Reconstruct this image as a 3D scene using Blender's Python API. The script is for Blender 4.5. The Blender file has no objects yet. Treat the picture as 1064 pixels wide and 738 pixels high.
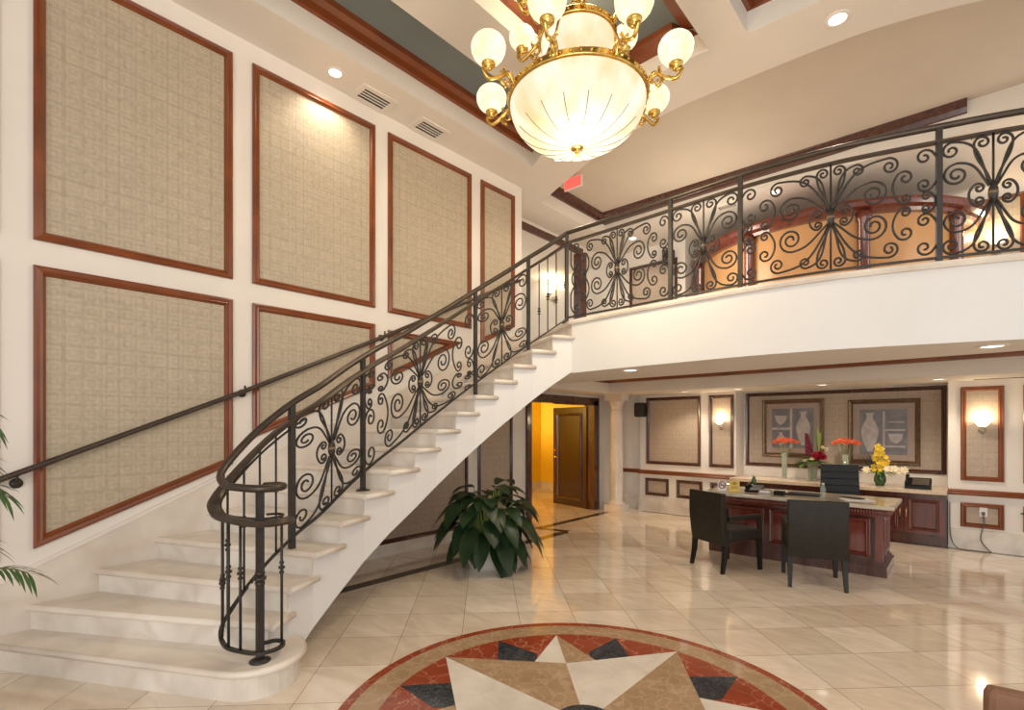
import bpy, math, random
from math import sin, cos, pi, radians, sqrt, atan2, hypot
from mathutils import Vector, Matrix
random.seed(7)
SC = bpy.context.scene
COL = SC.collection

# ------------------------------------------------------------------ camera, world, exposure, big lights
TH = math.atan(473/525)
cam_d = bpy.data.cameras.new('camera'); cam = bpy.data.objects.new('camera', cam_d); COL.objects.link(cam)
cam_d.sensor_width = 36; cam_d.lens = 36*525/1064; cam_d.shift_y = 75/1064; cam_d.clip_start = .05
cam.location = (0, 0, 1.6); cam.rotation_euler = (pi/2, 0, TH)
SC.camera = cam
SC.view_settings.view_transform = 'Standard'; SC.view_settings.look = 'None'
SC.view_settings.gamma = 1; SC.view_settings.use_curve_mapping = False
SC.view_settings.exposure = 0.22
W = bpy.data.worlds.new('world'); SC.world = W; W.use_nodes = True
W.node_tree.nodes['Background'].inputs[0].default_value = (1.0, 0.98, 0.955, 1)
W.node_tree.nodes['Background'].inputs[1].default_value = 0.85

def area_light(name, loc, rot, sx, sy, power, col=(1, .95, .88)):
    l = bpy.data.lights.new(name, 'AREA'); l.shape = 'RECTANGLE'; l.size = sx; l.size_y = sy; l.energy = power; l.color = col
    o = bpy.data.objects.new(name, l); COL.objects.link(o); o.location = loc; o.rotation_euler = rot; return o
def point_light(name, loc, power, col=(1, .86, .66), r=.06, parent=None):
    l = bpy.data.lights.new(name, 'POINT'); l.energy = power; l.color = col; l.shadow_soft_size = r
    o = bpy.data.objects.new(name, l); COL.objects.link(o)
    off = Vector((0, 0, 0))
    if parent: o.parent = parent; off = root_loc(parent)
    o.location = Vector(loc)-off; return o
# daylight of the glazed entrance front behind the camera and to its right
area_light('entrance_daylight', (3.4, -5.2, 2.6), (radians(83), 0, radians(28)), 7.5, 4.4, 300, (1, .98, .95))

# ------------------------------------------------------------------ materials
def newmat(name):
    m = bpy.data.materials.new(name); m.use_nodes = True
    nt = m.node_tree; b = nt.nodes['Principled BSDF']
    return m, nt, b
def mat(name, col, rough=.5, metal=0, noise=0, nscale=8, bump=0, bscale=40, coat=0, stretch=None, col2=None, emit=0, spec=.5, trans=0, ior=1.45, detail=4):
    m, nt, b = newmat(name)
    b.inputs['Base Color'].default_value = (*col, 1); b.inputs['Roughness'].default_value = rough; b.inputs['Metallic'].default_value = metal
    b.inputs['Specular IOR Level'].default_value = spec
    if coat: b.inputs['Coat Weight'].default_value = coat; b.inputs['Coat Roughness'].default_value = .12
    if trans: b.inputs['Transmission Weight'].default_value = trans; b.inputs['IOR'].default_value = ior
    tc = nt.nodes.new('ShaderNodeTexCoord'); mp = nt.nodes.new('ShaderNodeMapping'); nt.links.new(tc.outputs['Object'], mp.inputs[0])
    if stretch: mp.inputs['Scale'].default_value = stretch
    if noise or col2:
        n = nt.nodes.new('ShaderNodeTexNoise'); n.inputs['Scale'].default_value = nscale; n.inputs['Detail'].default_value = detail
        nt.links.new(mp.outputs[0], n.inputs['Vector'])
        r = nt.nodes.new('ShaderNodeValToRGB')
        c2 = col2 if col2 else tuple(max(0, c*(1-noise)) for c in col)
        c1 = col if col2 else tuple(min(1, c*(1+noise*.6)) for c in col)
        r.color_ramp.elements[0].position = .32; r.color_ramp.elements[0].color = (*c2, 1)
        r.color_ramp.elements[1].position = .68; r.color_ramp.elements[1].color = (*c1, 1)
        nt.links.new(n.outputs['Fac'], r.inputs[0]); nt.links.new(r.outputs[0], b.inputs['Base Color'])
        if emit:
            nt.links.new(r.outputs[0], b.inputs['Emission Color']); b.inputs['Emission Strength'].default_value = emit
            nt.links.remove(b.inputs['Base Color'].links[0]); b.inputs['Base Color'].default_value = (.25, .22, .16, 1)
    elif emit:
        b.inputs['Emission Color'].default_value = (*col, 1); b.inputs['Emission Strength'].default_value = emit
    if bump:
        n2 = nt.nodes.new('ShaderNodeTexNoise'); n2.inputs['Scale'].default_value = bscale; nt.links.new(mp.outputs[0], n2.inputs['Vector'])
        bm = nt.nodes.new('ShaderNodeBump'); bm.inputs['Strength'].default_value = bump; bm.inputs['Distance'].default_value = .01
        nt.links.new(n2.outputs['Fac'], bm.inputs['Height']); nt.links.new(bm.outputs[0], b.inputs['Normal'])
    return m
def marble(name, base, vein, rough=.12, scale=3.0, vw=.06, coat=0, vscale=2.2):
    m, nt, b = newmat(name)
    tc = nt.nodes.new('ShaderNodeTexCoord')
    n = nt.nodes.new('ShaderNodeTexNoise'); n.inputs['Scale'].default_value = scale; n.inputs['Detail'].default_value = 6
    nt.links.new(tc.outputs['Object'], n.inputs['Vector'])
    mix = nt.nodes.new('ShaderNodeVectorMath'); mix.operation = 'MULTIPLY_ADD'
    nt.links.new(n.outputs['Color'], mix.inputs[0]); mix.inputs[1].default_value = (.35, .35, .35); nt.links.new(tc.outputs['Object'], mix.inputs[2])
    v = nt.nodes.new('ShaderNodeTexVoronoi'); v.feature = 'DISTANCE_TO_EDGE'; v.inputs['Scale'].default_value = vscale
    nt.links.new(mix.outputs[0], v.inputs['Vector'])
    r = nt.nodes.new('ShaderNodeValToRGB'); r.color_ramp.elements[0].position = 0; r.color_ramp.elements[0].color = (*vein, 1)
    r.color_ramp.elements[1].position = vw; r.color_ramp.elements[1].color = (*base, 1)
    nt.links.new(v.outputs['Distance'], r.inputs[0])
    r2 = nt.nodes.new('ShaderNodeValToRGB'); r2.color_ramp.elements[0].position = .35; r2.color_ramp.elements[0].color = (.80, .78, .76, 1)
    r2.color_ramp.elements[1].position = .65; r2.color_ramp.elements[1].color = (1, 1, 1, 1)
    nt.links.new(n.outputs['Fac'], r2.inputs[0])
    mx = nt.nodes.new('ShaderNodeMix'); mx.data_type = 'RGBA'; mx.blend_type = 'MULTIPLY'; mx.inputs[0].default_value = 1
    nt.links.new(r.outputs[0], mx.inputs[6]); nt.links.new(r2.outputs[0], mx.inputs[7])
    nt.links.new(mx.outputs[2], b.inputs['Base Color']); b.inputs['Roughness'].default_value = rough
    if coat: b.inputs['Coat Weight'].default_value = coat
    return m
def wood(name, dark, light, rough=.25, scale=(1, 1, 14), coat=.4, ns=3):
    m = mat(name, light, rough, noise=.1, nscale=ns, col2=dark, stretch=scale, coat=coat, detail=6)
    return m
def floor_mat():
    m, nt, b = newmat('polished_floor_tiles')
    tc = nt.nodes.new('ShaderNodeTexCoord'); mp = nt.nodes.new('ShaderNodeMapping'); mp.vector_type = 'POINT'
    mp.inputs['Rotation'].default_value = (0, 0, radians(-45))
    # rotate by -45: u=(x+y)/sqrt2, v=(y-x)/sqrt2
    mp.inputs['Location'].default_value = (-.28+46*.465/.465*.465, -.19+46*.46, 0)
    nt.links.new(tc.outputs['Object'], mp.inputs[0])
    br = nt.nodes.new('ShaderNodeTexBrick'); br.offset = 0; br.squash = 1
    br.inputs['Scale'].default_value = 1; br.inputs['Brick Width'].default_value = .463; br.inputs['Row Height'].default_value = .46
    br.inputs['Mortar Size'].default_value = .0022; br.inputs['Mortar Smooth'].default_value = .2; br.inputs['Bias'].default_value = 0
    br.inputs['Color1'].default_value = (.94, .83, .70, 1); br.inputs['Color2'].default_value = (.76, .64, .50, 1)
    br.inputs['Mortar'].default_value = (.30, .22, .15, 1)
    nt.links.new(mp.outputs[0], br.inputs['Vector'])
    n = nt.nodes.new('ShaderNodeTexNoise'); n.inputs['Scale'].default_value = 3.5; n.inputs['Detail'].default_value = 8; n.inputs['Distortion'].default_value = .8
    mp2 = nt.nodes.new('ShaderNodeMapping'); mp2.inputs['Rotation'].default_value = (0, 0, radians(-45)); mp2.inputs['Scale'].default_value = (1, 2.5, 1)
    nt.links.new(tc.outputs['Object'], mp2.inputs[0]); nt.links.new(mp2.outputs[0], n.inputs['Vector'])
    r = nt.nodes.new('ShaderNodeValToRGB'); r.color_ramp.elements[0].position = .3; r.color_ramp.elements[0].color = (.84, .80, .76, 1)
    r.color_ramp.elements[1].position = .7; r.color_ramp.elements[1].color = (1, 1, 1, 1)
    nt.links.new(n.outputs['Fac'], r.inputs[0])
    mx = nt.nodes.new('ShaderNodeMix'); mx.data_type = 'RGBA'; mx.blend_type = 'MULTIPLY'; mx.inputs[0].default_value = 1
    nt.links.new(br.outputs['Color'], mx.inputs[6]); nt.links.new(r.outputs[0], mx.inputs[7])
    nt.links.new(mx.outputs[2], b.inputs['Base Color']); b.inputs['Roughness'].default_value = .09
    b.inputs['Specular IOR Level'].default_value = .75; b.inputs['Coat Weight'].default_value = .35; b.inputs['Coat Roughness'].default_value = .03
    return m
def paper_mat(name, ca, cb, sc=7.0):
    # low-contrast interlocking block pattern (x+y of the object is the horizontal of any wall)
    m, nt, b = newmat(name)
    N = nt.nodes.new; Lk = nt.links.new
    tc = N('ShaderNodeTexCoord'); sp = N('ShaderNodeSeparateXYZ'); Lk(tc.outputs['Object'], sp.inputs[0])
    ad = N('ShaderNodeMath'); ad.operation = 'ADD'; Lk(sp.outputs[0], ad.inputs[0]); Lk(sp.outputs[1], ad.inputs[1])
    h = N('ShaderNodeCombineXYZ'); Lk(ad.outputs[0], h.inputs[0]); Lk(sp.outputs[2], h.inputs[1])
    v = N('ShaderNodeCombineXYZ'); Lk(sp.outputs[2], v.inputs[0]); Lk(ad.outputs[0], v.inputs[1])
    outs = []
    for (src, w_, hh, ms) in ((h, 1.7, .85, .13), (v, 1.1, .55, .07)):
        br = N('ShaderNodeTexBrick'); br.offset = .5; br.inputs['Scale'].default_value = sc
        br.inputs['Brick Width'].default_value = w_; br.inputs['Row Height'].default_value = hh; br.inputs['Mortar Size'].default_value = ms; br.inputs['Mortar Smooth'].default_value = .8
        br.inputs['Color1'].default_value = (1, 1, 1, 1); br.inputs['Color2'].default_value = (.96, .96, .96, 1); br.inputs['Mortar'].default_value = (.925, .92, .91, 1)
        Lk(src.outputs[0], br.inputs['Vector']); outs.append(br)
    vo = N('ShaderNodeTexVoronoi'); vo.distance = 'CHEBYCHEV'; vo.inputs['Scale'].default_value = sc*1.33; vo.inputs['Randomness'].default_value = .0
    Lk(h.outputs[0], vo.inputs['Vector'])
    w = N('ShaderNodeMath'); w.operation = 'MULTIPLY'; w.inputs[1].default_value = 24; Lk(vo.outputs['Distance'], w.inputs[0])
    si = N('ShaderNodeMath'); si.operation = 'SINE'; Lk(w.outputs[0], si.inputs[0])
    mr = N('ShaderNodeMapRange'); mr.inputs[1].default_value = -.6; mr.inputs[2].default_value = .6; mr.inputs[3].default_value = .94; mr.inputs[4].default_value = 1.03
    Lk(si.outputs[0], mr.inputs[0])
    n = N('ShaderNodeTexNoise'); n.inputs['Scale'].default_value = 26; n.inputs['Detail'].default_value = 4; Lk(h.outputs[0], n.inputs['Vector'])
    n2 = N('ShaderNodeMapRange'); n2.inputs[1].default_value = .3; n2.inputs[2].default_value = .7; n2.inputs[3].default_value = .90; n2.inputs[4].default_value = 1.06; Lk(n.outputs['Fac'], n2.inputs[0])
    mm = N('ShaderNodeMath'); mm.operation = 'MULTIPLY'; Lk(mr.outputs[0], mm.inputs[0]); Lk(n2.outputs[0], mm.inputs[1])
    m1 = N('ShaderNodeMix'); m1.data_type = 'RGBA'; m1.blend_type = 'MULTIPLY'; m1.inputs[0].default_value = 1; Lk(outs[0].outputs['Color'], m1.inputs[6]); Lk(outs[1].outputs['Color'], m1.inputs[7])
    m2 = N('ShaderNodeMix'); m2.data_type = 'RGBA'; m2.blend_type = 'MULTIPLY'; m2.inputs[0].default_value = 1; Lk(m1.outputs[2], m2.inputs[6]); m2.inputs[7].default_value = (*ca, 1)
    m3 = N('ShaderNodeVectorMath'); m3.operation = 'SCALE'; Lk(m2.outputs[2], m3.inputs[0]); Lk(mm.outputs[0], m3.inputs['Scale'])
    Lk(m3.outputs[0], b.inputs['Base Color']); b.inputs['Roughness'].default_value = .55; b.inputs['Specular IOR Level'].default_value = .35
    return m

def clear(name, col, alpha, rough=.04):
    m, nt, b = newmat(name); b.inputs['Base Color'].default_value = (*col, 1); b.inputs['Roughness'].default_value = rough; b.inputs['Alpha'].default_value = alpha; return m
M = {}
M['wall'] = mat('cream_painted_plaster', (.80, .74, .67), .6, noise=.03, nscale=2)
M['stair_white'] = mat('white_painted_plaster', (.76, .745, .725), .55, noise=.02, nscale=2)
M['ceil'] = mat('off_white_ceiling_paint', (.76, .70, .63), .7, noise=.02, nscale=2)
M['ceil_tan'] = mat('tan_ceiling_paint', (.62, .54, .45), .7, noise=.03, nscale=2)
M['ceil_blue'] = mat('grey_blue_ceiling_paint', (.20, .235, .245), .7, noise=.05, nscale=2)
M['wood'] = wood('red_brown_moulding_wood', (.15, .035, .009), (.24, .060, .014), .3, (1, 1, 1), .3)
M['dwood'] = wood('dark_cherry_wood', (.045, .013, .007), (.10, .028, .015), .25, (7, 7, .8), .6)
M['leafwood'] = wood('very_dark_door_wood', (.025, .007, .004), (.055, .015, .008), .25, (7, 7, .8), .5)
M['cherry'] = wood('polished_cherry_wood', (.10, .020, .012), (.18, .038, .022), .2, (5, 5, .8), .7)
M['ash'] = mat('pale_orange_wood_panel', (.62, .33, .14), .35, noise=.12, nscale=3, stretch=(1, 1, .3))
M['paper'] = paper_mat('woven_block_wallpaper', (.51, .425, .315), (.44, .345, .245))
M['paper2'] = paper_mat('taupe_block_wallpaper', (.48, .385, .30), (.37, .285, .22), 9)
M['marble'] = marble('cream_stair_marble', (.84, .76, .67), (.79, .69, .59), .2, 2, .09, vscale=1.3)
M['riser'] = marble('grey_cream_riser_marble', (.80, .74, .66), (.74, .67, .58), .25, 3, .10, vscale=2)
M['floor'] = floor_mat()
M['mwhite'] = marble('white_inlay_marble', (.84, .77, .68), (.80, .72, .62), .1, 3, .03)
M['mtan'] = marble('tan_inlay_marble', (.44, .29, .17), (.56, .40, .26), .1, 5, .07, vscale=9)
M['mred'] = marble('red_inlay_marble', (.33, .06, .025), (.55, .26, .16), .1, 6, .03, vscale=6)
M['mblack'] = marble('black_inlay_granite', (.03, .035, .045), (.10, .11, .13), .1, 10, .08, vscale=18)
M['strip'] = marble('dark_brown_floor_marble', (.06, .04, .025), (.10, .07, .045), .08, 5, .04)
M['iron'] = mat('dark_wrought_iron', (.040, .034, .029), .42, metal=.35, noise=.2, nscale=20, bump=.1)
M['ironb'] = mat('bronze_brown_handrail', (.075, .055, .042), .35, metal=.5, noise=.2, nscale=12)
M['collar'] = mat('antique_brass_collar', (.22, .15, .09), .4, metal=.6)
M['brass'] = mat('polished_gold_brass', (.80, .52, .14), .22, metal=1, noise=.25, nscale=25)
M['steel'] = mat('brushed_nickel', (.55, .52, .48), .3, metal=1)
M['leather'] = mat('dark_brown_leather', (.020, .016, .011), .5, spec=.3, noise=.2, nscale=10, bump=.15, bscale=120)
M['seam'] = mat('leather_stitching', (.10, .085, .065), .6)
M['blkwood'] = mat('black_lacquered_wood', (.010, .008, .006), .45, spec=.3)
M['black'] = mat('black_plastic', (.006, .006, .006), .45, spec=.3)
M['suede'] = mat('brown_suede', (.24, .12, .07), .8, noise=.3, nscale=9)
M['tablestone'] = marble('beige_desk_marble', (.66, .57, .45), (.72, .64, .52), .12, 4, .05, vscale=4)
M['counterstone'] = marble('cream_counter_marble', (.78, .62, .45), (.66, .5, .35), .12, 4, .05, vscale=4)
M['leaf'] = mat('dark_green_leaf', (.016, .040, .012), .38, noise=.4, nscale=9, col2=(.009, .024, .008))
M['leaf2'] = mat('mid_green_leaf', (.10, .20, .04), .4, noise=.4, nscale=14)
M['stem'] = mat('pale_green_stem', (.22, .30, .08), .5)
M['potwhite'] = mat('white_glazed_ceramic', (.72, .68, .62), .25)
M['soil'] = mat('dark_soil', (.03, .02, .012), .9, bump=.5)
M['yellow'] = mat('saturated_yellow_paint', (.85, .58, .03), .6, noise=.04)
M['glass'] = clear('clear_glass', (.62, .70, .60), .30)
M['gglass'] = clear('green_glass', (.03, .12, .02), .8)
M['orangepetal'] = mat('orange_coral_petals', (.90, .17, .07), .5, noise=.3, nscale=30)
M['redpetal'] = mat('deep_red_petals', (.30, .005, .02), .5, noise=.3, nscale=30)
M['magpetal'] = mat('dark_magenta_petals', (.16, .005, .03), .5, noise=.3, nscale=60)
M['whitepetal'] = mat('cream_petals', (.82, .70, .48), .5, noise=.2, nscale=30)
M['yelpetal'] = mat('yellow_petals', (.85, .58, .04), .5, noise=.3, nscale=30)
M['paperw'] = mat('white_paper', (.85, .83, .8), .6)
M['papery'] = mat('yellow_card', (.85, .60, .14), .6)
M['signred'] = mat('sign_dark_red_ink', (.25, .015, .02), .5)
M['exitred'] = mat('lit_red_sign_face', (.9, .10, .08), .4, emit=1.0)
M['lens'] = mat('lit_downlight_lens', (1, .95, .86), .4, emit=2.6)
M['frost'] = mat('lit_frosted_glass_shade', (1, .86, .62), .4, emit=1.5)
M['alab'] = mat('lit_alabaster', (1, .93, .76), .35, col2=(.88, .58, .26), nscale=4.5, emit=.84, detail=8, stretch=(1, 1, .5))
M['alab2'] = mat('lit_alabaster_globe', (1, .93, .76), .35, col2=(.95, .74, .42), nscale=9, emit=.95, detail=8)
M['frame'] = mat('bronze_picture_frame', (.17, .10, .05), .35, metal=.4, noise=.3, nscale=20)
M['mat_board'] = mat('taupe_mat_board', (.42, .28, .20), .6)
M['print'] = mat('grey_print', (.22, .20, .21), .35, col2=(.085, .08, .09), nscale=7, detail=5)
M['print2'] = mat('pale_vase_print', (.66, .58, .52), .35, col2=(.42, .36, .34), nscale=12)
M['pglass'] = clear('picture_glass', (.5, .5, .52), .10, .02)
M['grille_dark'] = mat('dark_grille_opening', (.02, .018, .015), .7)
M['cable'] = mat('grey_cable', (.10, .09, .08), .5)
M['palm'] = mat('palm_green', (.05, .12, .03), .4, noise=.4, nscale=10)
M['bark'] = mat('palm_stem', (.16, .14, .05), .7)
M['terracotta'] = mat('brown_planter', (.16, .07, .035), .5, noise=.2)

# ------------------------------------------------------------------ mesh helpers
def root_loc(o):
    v = Vector((0, 0, 0))
    while o is not None:
        v += o.location; o = o.parent
    return v
class MB:
    def __init__(s): s.v = []; s.f = []; s.mi = []; s.sm = []; s.m = 0; s.s = False
    def _add(s, vs, fs, smooth=None):
        n = len(s.v); s.v += [tuple(v) for v in vs]
        for f in fs: s.f.append([i+n for i in f]); s.mi.append(s.m); s.sm.append(s.s if smooth is None else smooth)
    def box(s, x0, x1, y0, y1, z0, z1):
        if x0 > x1: x0, x1 = x1, x0
        if y0 > y1: y0, y1 = y1, y0
        if z0 > z1: z0, z1 = z1, z0
        vs = [(x, y, z) for z in (z0, z1) for y in (y0, y1) for x in (x0, x1)]
        s._add(vs, [(0, 2, 3, 1), (4, 5, 7, 6), (0, 1, 5, 4), (2, 6, 7, 3), (0, 4, 6, 2), (1, 3, 7, 5)], False); return s
    def obox(s, c, ex, ey, ez, sx, sy, sz):
        # oriented box: centre, unit axes, full sizes
        c = Vector(c); ex = Vector(ex)*sx/2; ey = Vector(ey)*sy/2; ez = Vector(ez)*sz/2
        vs = [c+a*ex+b*ey+d*ez for d in (-1, 1) for b in (-1, 1) for a in (-1, 1)]
        s._add(vs, [(0, 2, 3, 1), (4, 5, 7, 6), (0, 1, 5, 4), (2, 6, 7, 3), (0, 4, 6, 2), (1, 3, 7, 5)], False); return s
    def bevbox(s, c, sz, b, ex=(1, 0, 0), ey=(0, 1, 0), ez=(0, 0, 1)):
        # rounded box: superellipse-like rings along z
        ex, ey, ez = Vector(ex), Vector(ey), Vector(ez); c = Vector(c); hx, hy, hz = sz[0]/2, sz[1]/2, sz[2]/2
        rings = []
        for (dz, ins) in ((-hz, b), (-hz+b*.3, b*.3), (-hz+b, 0), (hz-b, 0), (hz-b*.3, b*.3), (hz, b)):
            r = []
            for (sx_, sy_, a0) in ((1, 1, 0), (-1, 1, 90), (-1, -1, 180), (1, -1, 270)):
                for a in (0, 45, 90):
                    an = radians(a0+a); cx = (hx-b)*sx_; cy = (hy-b)*sy_
                    r.append(c+ex*(cx+cos(an)*(b-ins))+ey*(cy+sin(an)*(b-ins))+ez*dz)
            rings.append(r)
        s.loft(rings, True, True); return s
    def loft(s, rings, closed=True, caps=True, smooth=None):
        n = len(rings[0]); vs = [p for r in rings for p in r]; fs = []
        for i in range(len(rings)-1):
            for j in range(n if closed else n-1):
                k = (j+1) % n
                fs.append((i*n+j, i*n+k, (i+1)*n+k, (i+1)*n+j))
        s._add(vs, fs, smooth)
        if caps and closed:
            b = len(s.v)-len(vs)
            s.f.append([b+i for i in range(n)][::-1]); s.mi.append(s.m); s.sm.append(False)
            b2 = b+(len(rings)-1)*n
            s.f.append([b2+i for i in range(n)]); s.mi.append(s.m); s.sm.append(False)
        return s
    def prism(s, poly, z0, z1):
        return s.loft([[(x, y, z0) for x, y in poly], [(x, y, z1) for x, y in poly]], True, True, False)
    def prismx(s, poly, x0, x1):
        return s.loft([[(x0, y, z) for y, z in poly], [(x1, y, z) for y, z in poly]], True, True, False)
    def prismy(s, poly, y0, y1):
        return s.loft([[(x, y0, z) for x, z in poly], [(x, y1, z) for x, z in poly]], True, True, False)
    def poly(s, pts): s._add(pts, [tuple(range(len(pts)))], False); return s
    def tube(s, pts, r, n=8, caps=True, closed=False, smooth=True):
        P = [Vector(p) for p in pts]; N = len(P); rr = r if isinstance(r, (list, tuple)) else [r]*N
        T = []
        for i in range(N):
            a = P[max(i-1, 0)] if not closed else P[i-1]; b = P[min(i+1, N-1)] if not closed else P[(i+1) % N]
            t = b-a; T.append(t.normalized() if t.length > 1e-9 else Vector((0, 0, 1)))
        up = Vector((0, 0, 1)) if abs(T[0].z) < .9 else Vector((1, 0, 0))
        nrm = (up-T[0]*up.dot(T[0])).normalized(); rings = []
        for i in range(N):
            nrm = nrm-T[i]*nrm.dot(T[i])
            nrm = nrm.normalized() if nrm.length > 1e-6 else T[i].orthogonal().normalized()
            bn = T[i].cross(nrm)
            rings.append([P[i]+(nrm*cos(2*pi*j/n)+bn*sin(2*pi*j/n))*rr[i] for j in range(n)])
        if closed: rings.append(rings[0])
        s.loft(rings, True, caps and not closed, smooth); return s
    def sweep(s, pts, prof, caps=True, smooth=False):
        # profile (side, up) swept along a path with vertical up
        P = [Vector(p) for p in pts]; N = len(P); rings = []
        for i in range(N):
            a = P[max(i-1, 0)]; b = P[min(i+1, N-1)]; t = (b-a); t.z = 0
            t = t.normalized() if t.length > 1e-9 else Vector((1, 0, 0)); sd = Vector((t.y, -t.x, 0))
            k = 1.0
            if 0 < i < N-1:
                t1 = (P[i]-P[i-1]); t1.z = 0; t1.normalize(); k = 1/max(.4, abs(t1.dot(t)))
            rings.append([P[i]+sd*(u*k)+Vector((0, 0, w)) for u, w in prof])
        s.loft(rings, True, caps, smooth); return s
    def lathe(s, prof, c, n=24, smooth=True, axis=None, caps=True):
        c = Vector(c); rings = []
        if axis is None: ex, ey, ez = Vector((1, 0, 0)), Vector((0, 1, 0)), Vector((0, 0, 1))
        else:
            ez = Vector(axis).normalized(); ex = ez.orthogonal().normalized(); ey = ez.cross(ex)
        for (r, z) in prof:
            r = max(r, .0004)
            rings.append([c+(ex*cos(2*pi*j/n)+ey*sin(2*pi*j/n))*r+ez*z for j in range(n)])
        s.loft(rings, True, caps, smooth); return s
    def sphere(s, c, r, n=12, sz=1):
        pr = [(r*sin(pi*i/(n//2+2)), -r*cos(pi*i/(n//2+2))*sz) for i in range(n//2+3)]
        return s.lathe(pr, c, n)
    def build(s, name, mats, parent=None, local=False, origin=None, kind=None):
        if not isinstance(mats, (list, tuple)): mats = [mats]
        vs = s.v
        if parent is not None:
            off = Vector((0, 0, 0)) if local else root_loc(parent)
            loc = Vector((0, 0, 0))
        else:
            if origin is None:
                xs = [v[0] for v in vs]; ys = [v[1] for v in vs]; zs_ = [v[2] for v in vs]
                off = Vector(((min(xs)+max(xs))/2, (min(ys)+max(ys))/2, min(zs_)))
            else: off = Vector(origin)
            loc = off
        me = bpy.data.meshes.new(name)
        me.from_pydata([(v[0]-off.x, v[1]-off.y, v[2]-off.z) for v in vs], [], s.f)
        for m_ in mats: me.materials.append(m_)
        me.polygons.foreach_set('material_index', s.mi); me.polygons.foreach_set('use_smooth', s.sm)
        me.update(); me.validate()
        o = bpy.data.objects.new(name, me); COL.objects.link(o); o.location = loc
        if parent is not None: o.parent = parent
        if kind: o['kind'] = kind
        return o
def tag(o, label, cat, group=None, kind=None):
    o['label'] = label; o['category'] = cat
    if group: o['group'] = group
    if kind: o['kind'] = kind
    return o
def thing(name, label, cat, loc=(0, 0, 0), rz=0, group=None):
    o = bpy.data.objects.new(name, None); COL.objects.link(o); o.location = loc; o.rotation_euler = (0, 0, rz)
    o.empty_display_size = .1
    return tag(o, label, cat, group)
def dup(root, loc, rz=None, label=None, group=None):
    r = root.copy(); COL.objects.link(r); r.location = loc
    if rz is not None: r.rotation_euler = (0, 0, rz)
    if label: r['label'] = label
    if group: r['group'] = group
    for ch in list(root.children):
        c = ch.copy(); COL.objects.link(c); c.parent = r
        for g in list(ch.children):
            d = g.copy(); COL.objects.link(d); d.parent = c
    return r
def struct(mb, name, m): return mb.build(name, m, kind='structure')
def catmull(pts, n=6):
    P = [Vector(p) for p in pts]; out = []
    for i in range(len(P)-1):
        p0 = P[max(i-1, 0)]; p1 = P[i]; p2 = P[i+1]; p3 = P[min(i+2, len(P)-1)]
        for j in range(n):
            t = j/n
            out.append(.5*((2*p1)+(-p0+p2)*t+(2*p0-5*p1+4*p2-p3)*t*t+(-p0+3*p1-3*p2+p3)*t**3))
    out.append(P[-1]); return out

# ------------------------------------------------------------------ key dimensions
ZF = 2.80; ZL = 2.21; ZC = 5.12; ZR = 5.47; XW = -4.88; XU = -5.37; YB = 8.95
def zn(k): return .19+.1740*(k-1)
O = {1: (-3.12, 1.02), 2: (-3.28, 1.34), 3: (-3.37, 1.50), 4: (-3.47, 1.72), 5: (-3.55, 1.97), 6: (-3.63, 2.23), 7: (-3.69, 2.51), 8: (-3.74, 2.82), 9: (-3.78, 3.10),
     10: (-3.785, 3.36), 11: (-3.76, 3.60), 12: (-3.71, 3.83), 13: (-3.64, 4.06), 14: (-3.55, 4.27), 15: (-3.44, 4.49), 16: (-3.31, 4.68)}
def Wk(k): return (XW, .36+.375*(k-2))
EDGE = [(-3.31, 4.68), (-2.7, 4.62), (-2.1, 4.59), (-1.46, 4.57), (-.9, 4.62), (-.57, 4.69), (-.14, 4.82), (.29, 4.97), (1.0, 5.3), (1.9, 5.85), (3.2, 6.8)]
EDGE_S = [(p.x, p.y) for p in catmull([(x, y, 0) for x, y in EDGE], 5)]

# ------------------------------------------------------------------ setting: floor
f = MB(); f.box(-9.5, 7, -6, 14, -.1, 0); struct(f, 'floor', M['floor'])
# dark marble border bands let into the floor
b = MB(); b.prism([(-4.62, 1.6), (-4.48, 1.6), (-4.48, 6.25), (-4.62, 6.40)], 0, .002)
b.prism([(-4.62, 6.14), (-4.62, 6.40), (-4.48, 6.25), (-4.48, 6.20)], 0, .0021)
b.prism([(-5.10, 6.14), (-4.55, 6.28), (-4.55, 6.40), (-5.10, 6.26)], 0, .0022)
b.prism([(-5.10, 6.14), (-4.97, 6.17), (-4.97, 8.27), (-5.10, 8.27)], 0, .0023)
b.prism([(-4.62, 8.78), (4, 8.83), (4, 8.92), (-4.62, 8.87)], 0, .002)
struct(b, 'trim_1', M['strip'])

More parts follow.
